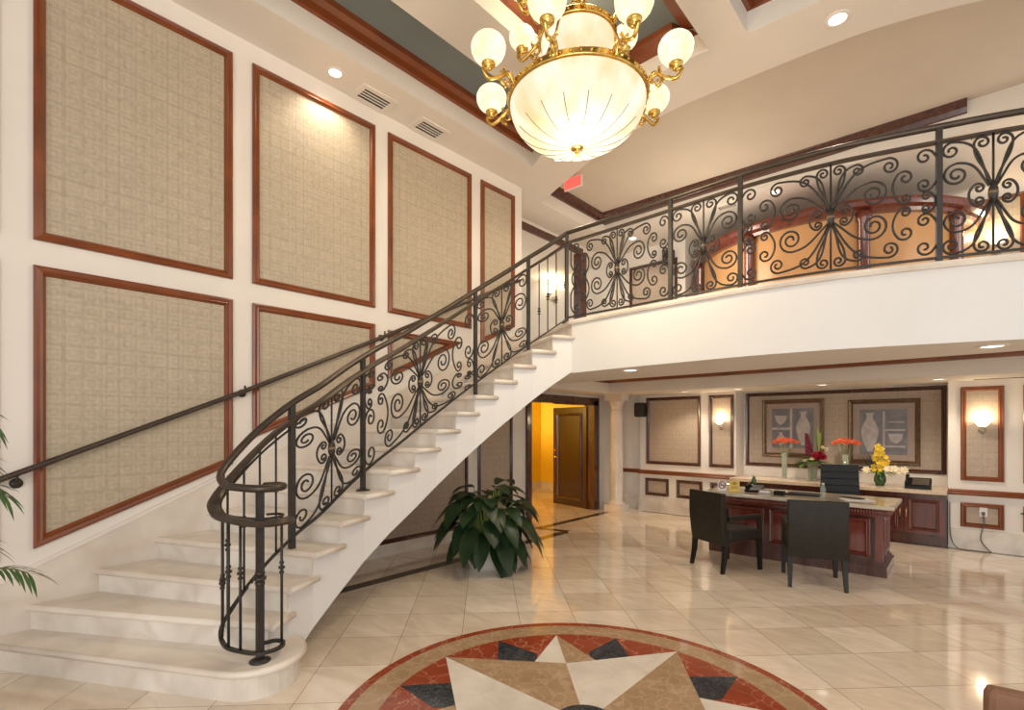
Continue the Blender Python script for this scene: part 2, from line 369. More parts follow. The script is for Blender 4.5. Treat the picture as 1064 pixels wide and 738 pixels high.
# compass medallion
def medallion():
    cx, cy = None, None
    # centre: 2.73 m ahead of the viewpoint and .40 m to the right along the entry axis
    c, s = cos(TH), sin(TH); cx = .40*c-2.73*s; cy = .40*s+2.73*c
    base = TH  # direction of the lateral axis
    def P(r, deg): a = radians(deg)+base; return (cx+r*cos(a), cy+r*sin(a))
    m = MB(); z = .004
    def fan(r0, r1, a0, a1, mi, z1=z):
        m.m = mi; n = max(2, int(abs(a1-a0)/4))
        for i in range(n):
            A = a0+(a1-a0)*i/n; B = a0+(a1-a0)*(i+1)/n
            m.poly([(*P(r0, A), z1), (*P(r1, A), z1), (*P(r1, B), z1), (*P(r0, B), z1)])
    # rim wall
    m.m = 1; n = 96
    m.loft([[(*P(1.39, 360*i/n), 0) for i in range(n)], [(*P(1.39, 360*i/n), z) for i in range(n)]], True, False, False)
    fan(1.33, 1.39, 0, 360, 1); fan(1.16, 1.33, 0, 360, 2)
    fan(0.02, 1.16, 0, 360, 1)
    def tri(pts, mi, zz): m.m = mi; m.poly([(*P(r, a), zz) for r, a in pts])
    for q in range(4):
        a = 3+90*q
        for (tp, w0, w1) in ((a+22.5, a+14, a+31),):
            pass
        for t in (22.5, 67.5):
            tri([(.45, a+t), (.86, a+t-10), (1.155, a+t), (.86, a+t+10)], 3, z+.0008)
        # secondary points (on a) : white towards +, tan towards -  (alternating halves)
        tri([(1.145, a), (.75, a+16), (.0, a)], 0, z+.0016); tri([(1.145, a), (0, a), (.75, a-16)], 2, z+.0016)
        # primary points (on a+45) : tan towards a+90, white towards a
    for q in range(4):
        a = 3+90*q
        v0 = (.68, a); v1 = (.68, a+90); tip = (1.155, a+45)
        wlow = q % 2 == 1
        tri([tip, (0, 0), v0], 2, z+.0024)
        tri([tip, v1, (0, 0)], 0, z+.0024)
    m.m = 3; hub = [(*P(.17, 15*i), z+.0034) for i in range(24)]; m.poly(hub)
    o = m.build('floor_medallion', [M['mwhite'], M['mred'], M['mtan'], M['mblack']])
    tag(o, 'round inlaid marble compass star medallion in the lobby floor', 'floor medallion')
medallion()

# ------------------------------------------------------------------ setting: walls
w = MB()
KS = [3.2+.4*i for i in range(33)]
def yw(k): return .36+.375*(k-2)
low = [(yw(k), max(0, zn(k)-.55)) for k in KS if k <= 16]
poly_ = [(-5, 0)]+[(yw(3.05), 0)]+low+[(5.63, zn(16)-.59)]+[(5.63, ZC), (-5, ZC)]
w.prismx(poly_, XU-.02, XW)
struct(w, 'wall_left', M['wall'])
# lower wall under the stair with the doorway
w = MB(); w.box(XU-.2, XU, 0, 6.40, 0, ZL); w.box(XU-.2, XU, 8.42, 9.15, 0, ZL); w.box(XU-.2, XU, 6.40, 8.42, 2.14, ZL)
struct(w, 'wall_under_stair', M['wall'])
# back wall of the lower lobby with niche above the counter
w = MB()
w.box(-4.72, -2.93, YB, 9.6, 0, ZL); w.box(-5.57, -4.72, 9.06, 9.6, 0, ZL); w.box(-.19, 5, YB, 9.6, 0, ZL)
w.box(-2.93, -.19, 9.38, 9.6, 0, ZL)
struct(w, 'wall_back', M['wall'])
w = MB(); w.box(-4.74, -2.93, YB-.03, YB, 0, .26); w.box(-.19, 5, YB-.03, YB, 0, .26); w.box(-5.37, -4.74, 9.03, 9.06, 0, .26)
struct(w, 'baseboard_back', M['riser'])
w = MB(); w.box(XU, XU+.02, 0, 6.30, 0, .15); struct(w, 'baseboard_under_stair', M['riser'])
# chair rail
RAILP = [(0, 0), (.045, .01), (.05, .03), (.035, .045), (.04, .06), (.02, .08), (0, .08)]
def rail_x(name, x0, x1, y, z):
    m = MB(); m.prismx([(y-d, z+h) for d, h in RAILP], x0, x1); return struct(m, name, M['wood'])
rail_x('trim_2', -4.74, -2.93, YB, .70); rail_x('trim_3', -.19, 5, YB, .70); rail_x('trim_4', -5.37, -4.70, 9.06, .70)

# upper floor slab, fascia, deck
back_poly = EDGE_S+[(3.2, 12), (-9.4, 12), (-9.4, 5.70), (-5.37, 5.70), (XW, 5.63)]
def tri_fill(mb, outer, z, mi=0, holes=()):
    from mathutils.geometry import tessellate_polygon
    loops = [[Vector((x, y, z)) for x, y in outer]]+[[Vector((x, y, z)) for x, y in h] for h in holes]
    flat = [p for l in loops for p in l]
    mb.m = mi
    mb._add([tuple(p) for p in flat], [tuple(t) for t in tessellate_polygon(loops)], False)
CX0, CX1, CY0, CY1 = -4.80, 3.1, 5.72, 7.95
s_ = MB()
tri_fill(s_, back_poly, ZF)
struct(s_, 'upper_floor', M['marble'])
s_ = MB()
fp = [(-3.36, 4.78)]+EDGE_S
s_.loft([[(x, y, ZL) for x, y in EDGE_S], [(x, y, ZF-.045) for x, y in EDGE_S]], False, False, True)
s_.box(-3.36, -3.33, 4.7, 4.72, ZL, ZL+.02)
struct(s_, 'wall_balcony_front', M['stair_white'])
s_ = MB(); s_.sweep([(x, y, ZF-.045) for x, y in EDGE_S], [(-.16, 0), (.03, 0), (.04, .022), (.03, .047), (-.16, .047)])
struct(s_, 'trim_5', M['marble'])
s_ = MB()
lowceil = EDGE_S+[(3.2, 9.4), (-5.57, 9.4), (-5.57, 5.55), (XW, 5.55)]
tri_fill(s_, lowceil, ZL, 0, [[(CX0, CY0), (CX0, CY1), (CX1, CY1), (CX1, CY0)]])
s_.loft([[(CX0, CY0, ZL), (CX0, CY1, ZL), (CX1, CY1, ZL), (CX1, CY0, ZL)], [(CX0, CY0, 2.5), (CX0, CY1, 2.5), (CX1, CY1, 2.5), (CX1, CY0, 2.5)]], True, False, False)
s_.poly([(CX0, CY0, 2.5), (CX1, CY0, 2.5), (CX1, CY1, 2.5), (CX0, CY1, 2.5)])
struct(s_, 'ceiling_lower', M['ceil'])
CROWN = [(0, -.09), (.02, -.085), (.03, -.05), (.055, -.03), (.06, 0), (0, 0)]
def crown(name, pts, z, sc=1, m='wood'):
    mb = MB(); mb.sweep([(x, y, z) for x, y in pts], [(u*sc, v*sc) for u, v in CROWN]); return struct(mb, name, M[m])
crown('trim_6', [(CX0, CY0), (CX0, CY1), (CX1, CY1)], 2.49, 1.1)

# upper ceiling: soffit with coffers
AE = [(-4.97, 6.2), (-4.21, 5.86), (-3.45, 5.56), (-2.9, 5.42), (-2.4, 5.36), (-2.0, 5.36), (-1.45, 5.38), (-.89, 5.42), (-.46, 5.50), (.15, 5.72), (1.2, 6.3), (3.2, 7.4)]
AE_S = [(p.x, p.y) for p in catmull([(x, y, 0) for x, y in AE], 4)]
C1 = [(-4.37, -4.6), (-4.37, 5.26), (-4.0, 5.06), (-3.53, 4.88), (-3.53, -4.6)]
C2 = [(-3.02, -4.6), (-3.02, 4.78), (-2.5, 4.72), (-2.1, 4.71), (-1.79, 4.73), (-1.79, -4.6)]
C3 = [(-1.46, -4.6), (-1.46, 4.76), (-.9, 4.80), (-.4, 4.92), (.0, 5.05), (0, -4.6)]
s_ = MB()
outer = [(-5.0, -5)]+[(-5.0, 5.60), (-9.4, 5.60), (-9.4, 5.62), (-5.56, 5.62), (-5.56, 12), (-4.97, 12)]+AE_S+[(3.2, -5)]
tri_fill(s_, outer, ZC, 0, [C1, C2, C3])
for C in (C1, C2, C3):
    s_.loft([[(x, y, ZC) for x, y in C], [(x, y, ZR) for x, y in C]], True, False, False)
s_.loft([[(x, y, ZC) for x, y in AE_S], [(x, y, ZR) for x, y in AE_S]], False, False, False)
s_.loft([[(-4.97, 12, ZC), (-4.97, 6.2, ZC)], [(-4.97, 12, ZR), (-4.97, 6.2, ZR)]], False, False, False)
struct(s_, 'ceiling_soffit', M['ceil'])
s_ = MB()
for C in (C1, C2, C3): tri_fill(s_, C, ZR)
struct(s_, 'ceiling_coffers', M['ceil_blue'])
def inward(C, sgn=1): return C
crown('trim_7', C1, ZR, 1.75); crown('trim_8', C2, ZR, 1.75); crown('trim_9', C3, ZR, 1.75)
s_ = MB(); s_.box(-4.97, 3.2, 5.2, 8.1, ZR, ZR+.05)
struct(s_, 'ceiling_balcony', M['ceil_tan'])
s_ = MB(); s_.box(-4.97, 3.2, 8.1, 12, ZC, ZC+.04); s_.box(-4.97, 3.2, 8.07, 8.1, ZC, ZR)
struct(s_, 'ceiling_corridor', M['ceil'])
crown('trim_10', [(-4.97, 6.0), (-4.97, 8.07), (0.0, 8.07)], ZR, 1.6, 'dwood')
# dropped side corridor on the left of the landing
s_ = MB(); s_.box(-9.4, -5.60, 5.65, 12, 4.98, 5.1); s_.box(-5.60, -5.56, 5.65, 12, 4.98, ZC)
struct(s_, 'ceiling_side', M['ceil'])
s_ = MB(); s_.box(-5.56, -5.53, 5.65, 8.2, 4.92, 5.05); struct(s_, 'trim_11', M['dwood'])
# upper walls
s_ = MB(); s_.box(-9.4, -3.9, 9.15, 9.3, ZF, ZC); s_.box(-4.0, -3.9, 9.3, 10.2, ZF, ZC); s_.box(-4.0, 3.2, 10.2, 10.35, ZF, ZC)
struct(s_, 'wall_upper_back', M['wall'])
s_ = MB(); s_.box(-5.57, -5.37, 8.9, 9.15, ZF, ZC); s_.box(-9.5, -9.4, 5.6, 12, ZF, ZC)
struct(s_, 'wall_upper_left', M['wall'])
s_ = MB(); s_.box(-5.72, -5.54, 8.15, 8.33, ZF, 4.98); s_.box(-5.74, -5.52, 8.13, 8.35, ZF, ZF+.2)
struct(s_, 'trim_12', M['dwood'])

# yellow room beyond the doorway
s_ = MB(); s_.box(-8.2, -8.1, 5.4, 10.2, 0, 2.5); s_.box(-8.2, -5.57, 10.1, 10.2, 0, 2.5); s_.box(-8.2, -5.57, 5.4, 5.5, 0, 2.5)
s_.box(XU-.24, XU-.2, 5.5, 6.36, 0, 2.5); s_.box(XU-.24, XU-.2, 8.46, 10.1, 0, 2.5)
struct(s_, 'wall_yellow_room', M['yellow'])
s_ = MB(); s_.box(-8.2, XU-.2, 5.4, 10.2, 2.36, 2.44); struct(s_, 'ceiling_yellow_room', M['yellow'])
s_ = MB(); s_.box(-8.1, -8.07, 5.5, 10.1, 0, .22); s_.box(-8.1, XU-.24, 10.07, 10.1, 0, .22)
struct(s_, 'baseboard_yellow_room', M['riser'])

# ------------------------------------------------------------------ staircase
stair = thing('staircase', 'sweeping curved marble staircase rising to the balcony with white plastered side', 'staircase', (-4.1, 2.5, 0))
def toward(k, d, along=None):
    a = Vector((*O[k], 0)); b_ = Vector((*Wk(k), 0)); u = (b_-a).normalized(); return a+u*d
for k in range(2, 16):
    a0 = Vector((*O[k], 0)); a1 = Vector((*Wk(k), 0)); b0 = Vector((*O[k+1], 0)); b1 = Vector((*Wk(k+1), 0))
    u = (a1-a0).normalized(); fwd = ((b0-a0)+(b1-a1)); fwd = (fwd-u*fwd.dot(u)).normalized()
    nose = .03
    # tread slab with rounded nosing, running from outer end to the wall
    prof = [(-nose+.012, -.045), (-nose, -.034), (-nose-.004, -.022), (-nose, -.010), (-nose+.012, 0)]
    mb = MB(); rings = []
    for (p, q, du) in ((a0, b0, -.04), (a0, b0, -.05), (a0, b0, -.045), (a1, b1, 0)):
        pass
    ends = [(a0-u*.045, b0-u*.03), (a1+u*.0, b1+u*.0)]
    for (p, q) in ends:
        r = [p+fwd*d+Vector((0, 0, zn(k)+h)) for d, h in prof]
        bk = q+fwd*.03
        r += [bk+Vector((0, 0, zn(k))), bk+Vector((0, 0, zn(k)-.045))]
        rings.append(r)
    mb.loft(rings, True, True, False)
    # rounded return nosing on the open end
    p0 = a0-u*.045+fwd*(-nose)+Vector((0, 0, zn(k)-.022)); p1 = b0-u*.03+fwd*.03+Vector((0, 0, zn(k)-.022))
    mb.tube([p0, p1], .0215, 8)
    mb.build('tread', M['marble'], stair)
    mb = MB()
    mb.loft([[a0+u*.0+Vector((0, 0, zn(k-1))), a1+Vector((0, 0, zn(k-1))), a1+fwd*.02+Vector((0, 0, zn(k-1))), a0+fwd*.02+Vector((0, 0, zn(k-1)))],
             [a0+u*.0+Vector((0, 0, zn(k)-.045)), a1+Vector((0, 0, zn(k)-.045)), a1+fwd*.02+Vector((0, 0, zn(k)-.045)), a0+fwd*.02+Vector((0, 0, zn(k)-.045))]], True, True, False)
    mb.build('riser', M['riser'], stair)
# last riser to the landing
a0 = Vector((*O[16], 0)); a1 = Vector((*Wk(16), 0))
mb = MB(); mb.loft([[a0+Vector((0, 0, zn(15))), a1+Vector((0, 0, zn(15))), a1+Vector((0, .02, zn(15))), a0+Vector((0, .02, zn(15)))],
                    [a0+Vector((0, 0, ZF-.045)), a1+Vector((0, 0, ZF-.045)), a1+Vector((0, .02, ZF-.045)), a0+Vector((0, .02, ZF-.045))]], True, True, False)
mb.build('riser', M['riser'], stair)
mb = MB(); mb.sweep([(*Wk(16), ZF-.045), (*O[16], ZF-.045)], [(-.1, 0), (.03, 0), (.04, .022), (.03, .046), (-.1, .046)]); mb.build('tread', M['marble'], stair)
# first step with bullnose end
cbx, cby, rb = -3.33, 1.29, .28
def step1(off, z0, z1, mb, rnd=False):
    d = Vector((.87, .49, 0)); nrm = Vector((.49, -.87, 0))
    c = Vector((cbx, cby, 0)); r = rb+off
    pts = []
    pts.append(c+nrm*r-d*1.83)
    for i in range(0, 15):
        a = atan2(nrm.y, nrm.x)+radians(190)*i/14; pts.append(c+Vector((cos(a), sin(a), 0))*r)
    pts.append(Vector((-3.75, 1.5, 0))); pts.append(Vector((XW, .6, 0)))
    p0 = pts[0]; pts[0] = Vector((XW, p0.y+(XW-p0.x)*.49/.87, 0))
    mb.loft([[(p.x, p.y, z0) for p in pts], [(p.x, p.y, z1) for p in pts]], True, True, False)
    return pts
mb = MB(); step1(-.03, 0, .145, mb); mb.build('riser', M['riser'], stair)
mb = MB(); P1 = step1(-.006, .145, .19, mb)
mb.tube([(p.x, p.y, .1675) for p in P1[:17]], .0225, 8)
mb.build('tread', M['marble'], stair)
# solid body between stepped top and smooth soffit
mb = MB(); Z = lambda v, z: (v.x, v.y, z)
for k in range(2, 16):
    a0 = toward(k, .0); a1 = Vector((*Wk(k), 0)); fw = Vector((-(a1-a0).normalized().y, (a1-a0).normalized().x, 0)); fw = -fw if fw.y < 0 else fw; a0 = a0+fw*.012; a1 = a1+fw*.012; b0 = toward(k+1, .0)+fw*.012; b1 = Vector((*Wk(k+1), 0))+fw*.012
    t = zn(k)-.046; za = max(0, zn(k)-.55); zb = max(0, zn(k+1)-.55)
    if k == 15: zb = ZL+.02
    if k == 3:
        pass
    mb.loft([[Z(a0, za), Z(a1, za), Z(b1, zb), Z(b0, zb)], [Z(a0, t), Z(a1, t), Z(b1, t), Z(b0, t)]], True, True, False)
mb.build('stringer', M['stair_white'], stair)
# marble skirt up the wall
mb = MB()
ks = [1+.25*i for i in range(61)]
up_ = [(yw(k), zn(k)+.29) for k in (0.6, 16)]
mb.prismx([(-.165, 0), (yw(3), 0), (yw(16), zn(16)-.3), (yw(16), zn(16)+.20), (-.165, .36)], XW, XW+.022)
mb.m = 1; mb.prismx([(-.165, .36), (yw(16), zn(16)+.20), (yw(16), zn(16)+.225), (-.165, .385)], XW, XW+.030)
mb.build('wall_skirt', [M['marble'], M['wall']], stair)

# ------------------------------------------------------------------ railing path
def rail_off(k, d=.16): p = toward(k, d); return (p.x, p.y)
vol = [(-3.28, 1.285, .19), (-3.265, 1.375, .19), (-3.20, 1.40, .19), (-3.135, 1.34, .19), (-3.145, 1.24, .19), (-3.25, 1.165, .195), (-3.38, 1.12, .21), (-3.50, 1.145, .28), (-3.60, 1.30, .43), (-3.65, 1.48, .59), (-3.675, 1.70, .755)]
stp = [(*rail_off(k), zn(k)) for k in range(5, 16)]
top_ = [(*rail_off(16, .13), ZF-.005)]
PATH = catmull(vol+stp+top_, 8)
# cumulative params
def cum(P):
    L = [0]
    for i in range(1, len(P)): L.append(L[-1]+hypot(P[i].x-P[i-1].x, P[i].y-P[i-1].y))
    return L
PL = cum(PATH)
def at(P, L, s):
    s = max(0, min(L[-1], s))
    for i in range(1, len(L)):
        if L[i] >= s:
            t = (s-L[i-1])/max(1e-9, L[i]-L[i-1]); return P[i-1].lerp(P[i], t)
    return P[-1]
def px_of(p):
    c, s = cos(TH), sin(TH); return 532+525*(p.x*c+p.y*s)/(-p.x*s+p.y*c)
def find(P, L, px, s0):
    s = s0; best = None
    while s < L[-1]:
        d = abs(px_of(at(P, L, s))-px)
        if best is None or d < best[0]: best = (d, s)
        s += .005
    return best[1]
def offpath(P, d):
    out = []
    for i in range(len(P)):
        t = P[min(i+1, len(P)-1)]-P[max(i-1, 0)]; t.z = 0; t.normalize(); out.append(P[i]+Vector((t.y, -t.x, 0))*d)
    return out
VOLEND = PL[8*9]   # arc length where the stair flight proper begins
HR = 1.04; LR = .915; BR = .055
rail = thing('stair_railing', 'wrought iron scrollwork railing with volute curling along the open side of the staircase', 'railing', (-3.3, 1.3, 0))
def low_off(s): return LR-.08*max(0, min(1, (VOLEND-s)/.8))
mb = MB(); mb.tube([p+Vector((0, 0, HR)) for p in PATH[2:]], [.012]+[.024]*(len(PATH)-3), 10); mb.build('handrail', M['ironb'], rail)
mb = MB(); lowp = []
offp = offpath(PATH, .0)
ip = []
for i, p in enumerate(PATH):
    d = .045*max(0, min(1, (VOLEND-PL[i])/.5)); t = PATH[min(i+1, len(PATH)-1)]-PATH[max(i-1, 0)]; t.z = 0; t.normalize()
    ip.append(p+Vector((t.y, -t.x, 0))*d*(-1)+Vector((0, 0, low_off(PL[i]))))
mb.sweep(ip[20:], [(-.030, -.016), (.030, -.016), (.036, 0), (.024, .020), (-.024, .020), (-.036, 0)], smooth=False); mb.build('top_rail', M['ironb'], rail)
mb = MB(); mb.sweep([p+Vector((0, 0, BR)) for p in PATH], [(-.012, -.009), (.012, -.009), (.012, .009), (-.012, .009)]); mb.build('bottom_rail', M['iron'], rail)
mb = MB(); mb.tube([p+Vector((0, 0, .86)) for p in PATH[4:84]], .008, 6); mb.build('ring_bar', M['iron'], rail)

def scroll(P0, T0, c, r, ang, cw, turns=1.35, lead=.5):
    # path from P0 (tangent T0) to a spiral of radius r about c entered at angle ang (deg)
    a = radians(ang); E_ = (c[0]+r*cos(a), c[1]+r*sin(a)); d = -1 if cw else 1
    T1 = (-sin(a)*d, cos(a)*d)
    L = hypot(E_[0]-P0[0], E_[1]-P0[1]); n0 = hypot(*T0) or 1
    A = (P0[0]+T0[0]/n0*L*lead, P0[1]+T0[1]/n0*L*lead); B = (E_[0]-T1[0]*L*.42, E_[1]-T1[1]*L*.42)
    out = []
    for i in range(13):
        t = i/12; u = 1-t
        out.append((u**3*P0[0]+3*u*u*t*A[0]+3*u*t*t*B[0]+t**3*E_[0], u**3*P0[1]+3*u*u*t*A[1]+3*u*t*t*B[1]+t**3*E_[1]))
    n = int(18*turns)
    for i in range(1, n+1):
        q = i/n; an = a+d*2*pi*turns*q; rr = r*(1-.80*q**.85)
        out.append((c[0]+rr*cos(an), c[1]+rr*sin(an)))
    return out
def cscroll(c1, r1, a1, cw1, c2, r2, a2, cw2):
    # both ends curl: join two spirals through entry points
    A = scroll((c1[0]+r1*cos(radians(a1)), c1[1]+r1*sin(radians(a1))), (0, 1), c2, r2, a2, cw2)
    d = -1 if cw1 else 1; a = radians(a1); st = (c1[0]+r1*cos(a), c1[1]+r1*sin(a)); T = (sin(a)*d, -cos(a)*d)
    main = scroll(st, T, c2, r2, a2, cw2, lead=.42)
    first = []; n = 22
    for i in range(n, 0, -1):
        q = i/n; an = a+d*2*pi*1.2*q; rr = r1*(1-.80*q**.85); first.append((c1[0]+rr*cos(an), c1[1]+rr*sin(an)))
    return first+main
def butterfly(sx=1.0, sy=1.0):
    L = []
    for mx in (1, -1):
        for my in (1, -1):
            q = []
            q.append(scroll((.010, .06), (.25, 1), (.056, .335), .046, 0, False))
            q.append(scroll((.016, .06), (.35, 1), (.222, .315), .056, 95, True))
            q.append(scroll((.020, .05), (.6, 1), (.195, .150), .078, 95, True, 1.7))
            q.append(scroll((.022, .035), (1, .9), (.105, .0585), .036, 60, True, 1.2)) if False else None
            q = [z_ for z_ in q if z_]
            for pts in q: L.append([(u*mx*sx, v*my*sy) for u, v in pts])
    for mx in (1, -1):
        pts = cscroll((.078, .040), .034, 60, False, (.078, -.040), .034, -60, True)
        L.append([(u*mx*(sx**.5), v*sy) for u, v in pts])
    return L
def widefly(sx, sy):
    L = []
    for mx in (1, -1):
        q = []
        for my in (1, -1):
            h = [scroll((.010, .06), (.25, 1), (.055, .345), .046, 0, False),
                 scroll((.018, .06), (.5, 1), (.40, .305), .062, 95, True, 1.5, .6),
                 scroll((.022, .045), (1, .9), (.295, .118), .098, 95, True, 1.8, .5),
                 cscroll((.622, .325), .058, 40, False, (.622, .130), .054, -40, True),
                 cscroll((.500, .200), .056, 140, True, (.500, .050), .042, -140, False),
                 scroll((.014, .06), (.32, 1), (.185, .318), .046, 100, True, 1.4)]
            for c in h: q.append([(u, v*my) for u, v in c])
        q.append(cscroll((.095, .042), .036, 60, False, (.095, -.042), .036, -60, True))
        q.append(cscroll((.635, .044), .034, 50, False, (.635, -.044), .034, -50, True))
        for c in q: L.append([(u*mx*sx, v*sy) for u, v in c])
    return L
def panel(parent, P, Lp, s0, s1, kind='core', name='scroll_panel', sc=None, zoff=0, zlo=BR, zhi=LR, hubpx=None):
    sc_ = (s0+s1)/2 if sc is None else sc; half = (s1-s0)/2; H = zhi-zlo; vc = (zhi+zlo)/2+zoff
    p_a = at(P, Lp, s0); p_b = at(P, Lp, s1); slope = (p_b.z-p_a.z)/(s1-s0); zc = at(P, Lp, sc_).z
    curves = []
    if kind == 'core': kind = 'narrow'
    hw = half; sx = (half-.004)/.285
    curves += butterfly(sx, H/2/.385) if kind == 'narrow' else widefly((half-.01)/.70, H/2/.41)
    steep = abs(slope) > .2
    mm = .42 if steep else 1.0
    vlim = H/2-.006
    mb = MB()
    def put(u, v):
        uu = max(-(sc_-s0)+.004, min(s1-sc_-.004, u)); q = at(P, Lp, sc_+uu)
        g = mm+(1-mm)*min(1, abs(v)/(H/2)); zz = zc+vc+v+slope*uu*g
        lo = q.z+zlo+zoff; hi = q.z+zhi+zoff
        return Vector((q.x, q.y, max(lo, min(hi, zz))))
    for c in curves:
        mb.tube([put(u, v) for u, v in c], .0088, 5)
    # centre bar and leaf bundle
    mb.tube([put(0, -H/2), put(0, H/2)], .0075, 6)
    mb.tube([put(0, -.075), put(0, -.03), put(0, .03), put(0, .075)], [.012, .028, .028, .012], 8)
    if steep and kind != 'narrow' and False:
        # corner scrolls that fill the long diagonals
        wl = sc_-s0; wr = s1-sc_
        for (u1, v1, u2, v2) in ((-wl*.80, -.33, -wl*.50, -.36), (-wl*.86, -.10, -wl*.8, .1), (wr*.80, .33, wr*.50, .36), (wr*.86, .1, wr*.80, -.1)):
            c = cscroll((u1, v1), .030, 90 if v1 > 0 else -90, v1 < 0, (u2, v2), .026, 90 if v1 > 0 else -90, v1 > 0)
            mb.tube([put(u, v+slope*u*(1-mm)*(.6 if v*u > 0 else 0)) for u, v in c], .0085, 5)
    o = mb.build(name, M['iron'], parent)
    q = put(0, 0); d = (at(P, Lp, sc_+.02)-at(P, Lp, sc_-.02)); d.z = 0; d.normalize()
    cb = MB(); cb.lathe([(.020, -.012), (.030, -.010), (.030, .010), (.020, .012)], q, 12); cb.build('collar', M['collar'], o)
    return o
def baluster(parent, p, z0, z1, knuckles=(.5,), r=.0075, name='baluster'):
    mb = MB(); mb.tube([(p.x, p.y, z0), (p.x, p.y, z1)], r, 6)
    for kf in knuckles:
        zc = z0+(z1-z0)*kf
        for dz, rr in ((-.03, .016), (0, .022), (.03, .016)):
            mb.lathe([(.006, dz-.010), (rr*.8, dz-.008), (rr, dz), (rr*.8, dz+.008), (.006, dz+.010)], (p.x, p.y, zc), 8)
    return mb.build(name, M['iron'], parent)
def post(parent, p, z0, z1, w=.034, plate=True, d=None):
    mb = MB(); d = d or Vector((1, 0, 0)); n = Vector((-d.y, d.x, 0))
    mb.obox((p.x, p.y, (z0+z1)/2), d, n, (0, 0, 1), w, w, z1-z0); o = mb.build('post', M['iron'], parent)
    if plate:
        mb = MB(); mb.lathe([(.06, 0), (.06, .006), (.045, .012), (.025, .018)], (p.x, p.y, z0), 16); mb.build('base_plate', M['iron'], o)
    return o
def dirn(P, L, s): d = at(P, L, s+.02)-at(P, L, s-.02); d.z = 0; return d.normalized()
def tread_z(p):
    # height of the tread a post stands on
    best = 1
    for k in range(2, 16):
        a = Vector((*O[k], 0)); b_ = Vector((*Wk(k), 0)); u = b_-a; q = Vector((p.x, p.y, 0))-a
        if u.x*q.y-u.y*q.x < 0: best = k
    return zn(best)
S = [find(PATH, PL, x, VOLEND-.1) for x in (303, 377, 494, 549, 597)]
print('POSTS', S, PL[-1], VOLEND, [tuple(round(v, 2) for v in at(PATH, PL, s)) for s in S])
for i, s in enumerate(S):
    p = at(PATH, PL, s)
    z0 = tread_z(p) if i < 4 else ZF
    post(rail, p, z0, p.z+HR-.01, .034 if i else .040, i in (1, 2, 3, 4), dirn(PATH, PL, s))
panel(rail, PATH, PL, S[0], S[1], 'core')
panel(rail, PATH, PL, S[1], S[2], 'stair')
panel(rail, PATH, PL, S[2], S[3], 'core')
for x in (560, 569, 578, 587.5):
    s = find(PATH, PL, x, S[3]); p = at(PATH, PL, s); baluster(rail, p, p.z+BR, p.z+LR, (.35+.12*((int(x)) % 2),))
# balusters of the lower sweep
s = VOLEND-.62
for s in [S[0]-.12, S[0]-.24, S[0]-.36, S[0]-.50]:
    p = at(PATH, PL, s); baluster(rail, p, p.z+BR, p.z+low_off(s), (.55,))
for (x, y) in ((-3.50, 1.15), (-3.43, 1.125), (-3.34, 1.13), (-3.25, 1.165), (-3.20, 1.39)):
    zb = .24 if x > -3.4 else .30
    baluster(rail, Vector((x, y, 0)), zb, 1.04, (.45 if x < -3.4 else .6,), .0085)
nw = Vector((-3.20, 1.24, 0))
mb = MB(); mb.lathe([(.06, 0), (.06, .008), (.035, .02), (.02, .03)], (-3.165, 1.245, .19), 16); mb.box(-3.184, -3.146, 1.226, 1.264, .19, 1.21)
for dz, rr in ((.47, .028), (.50, .036), (.53, .028)): mb.lathe([(.02, dz-.012), (rr, dz-.008), (rr, dz+.008), (.02, dz+.012)], (-3.165, 1.245, .19), 12)
mb.build('newel', M['iron'], rail)

# ------------------------------------------------------------------ balcony railing
BP = [(-3.31+.0, 4.80)]+[(x+.02, y+.11) for x, y in EDGE[1:]]
BPATH = [Vector((PATH[-1].x, PATH[-1].y, ZF))]+catmull([(x, y, ZF) for x, y in BP[1:]], 8)
BPATH = catmull([BPATH[0]]+[Vector((x, y, ZF)) for x, y in BP[1:]], 8); BL = cum(BPATH)
bal = thing('balcony_railing', 'wrought iron scrollwork railing along the edge of the upper balcony', 'railing', (-2, 4.7, ZF))
mb = MB(); mb.tube([p+Vector((0, 0, 1.035)) for p in BPATH], .024, 10); mb.build('handrail', M['ironb'], bal)
mb = MB(); mb.sweep([p+Vector((0, 0, .92)) for p in BPATH], [(-.024, -.009), (.024, -.009), (.024, .009), (-.024, .009)]); mb.build('top_rail', M['ironb'], bal)
mb = MB(); mb.sweep([p+Vector((0, 0, .06)) for p in BPATH], [(-.012, -.008), (.012, -.008), (.012, .008), (-.012, .008)]); mb.build('bottom_rail', M['iron'], bal)
BS = [.02]+[find(BPATH, BL, x, 0) for x in (697, 769, 976)]
BS.append(BS[3]+.62); BS.append(BS[4]+1.3)
print('BPOSTS', BS, BL[-1])
for i, s in enumerate(BS[1:]):
    p = at(BPATH, BL, s); post(bal, p, ZF, ZF+1.03, .036, True, dirn(BPATH, BL, s))
panel(bal, BPATH, BL, BS[0]+.03, BS[1], 'wide', sc=find(BPATH, BL, 641, 0), zlo=.06, zhi=.915)
panel(bal, BPATH, BL, BS[1], BS[2], 'narrow', zlo=.06, zhi=.915)
panel(bal, BPATH, BL, BS[2], BS[3], 'wide', sc=find(BPATH, BL, 863, 0), zlo=.06, zhi=.915)
panel(bal, BPATH, BL, BS[3], BS[4], 'narrow', zlo=.06, zhi=.915, sc=None)
panel(bal, BPATH, BL, BS[4], BS[5], 'wide', zlo=.06, zhi=.915)

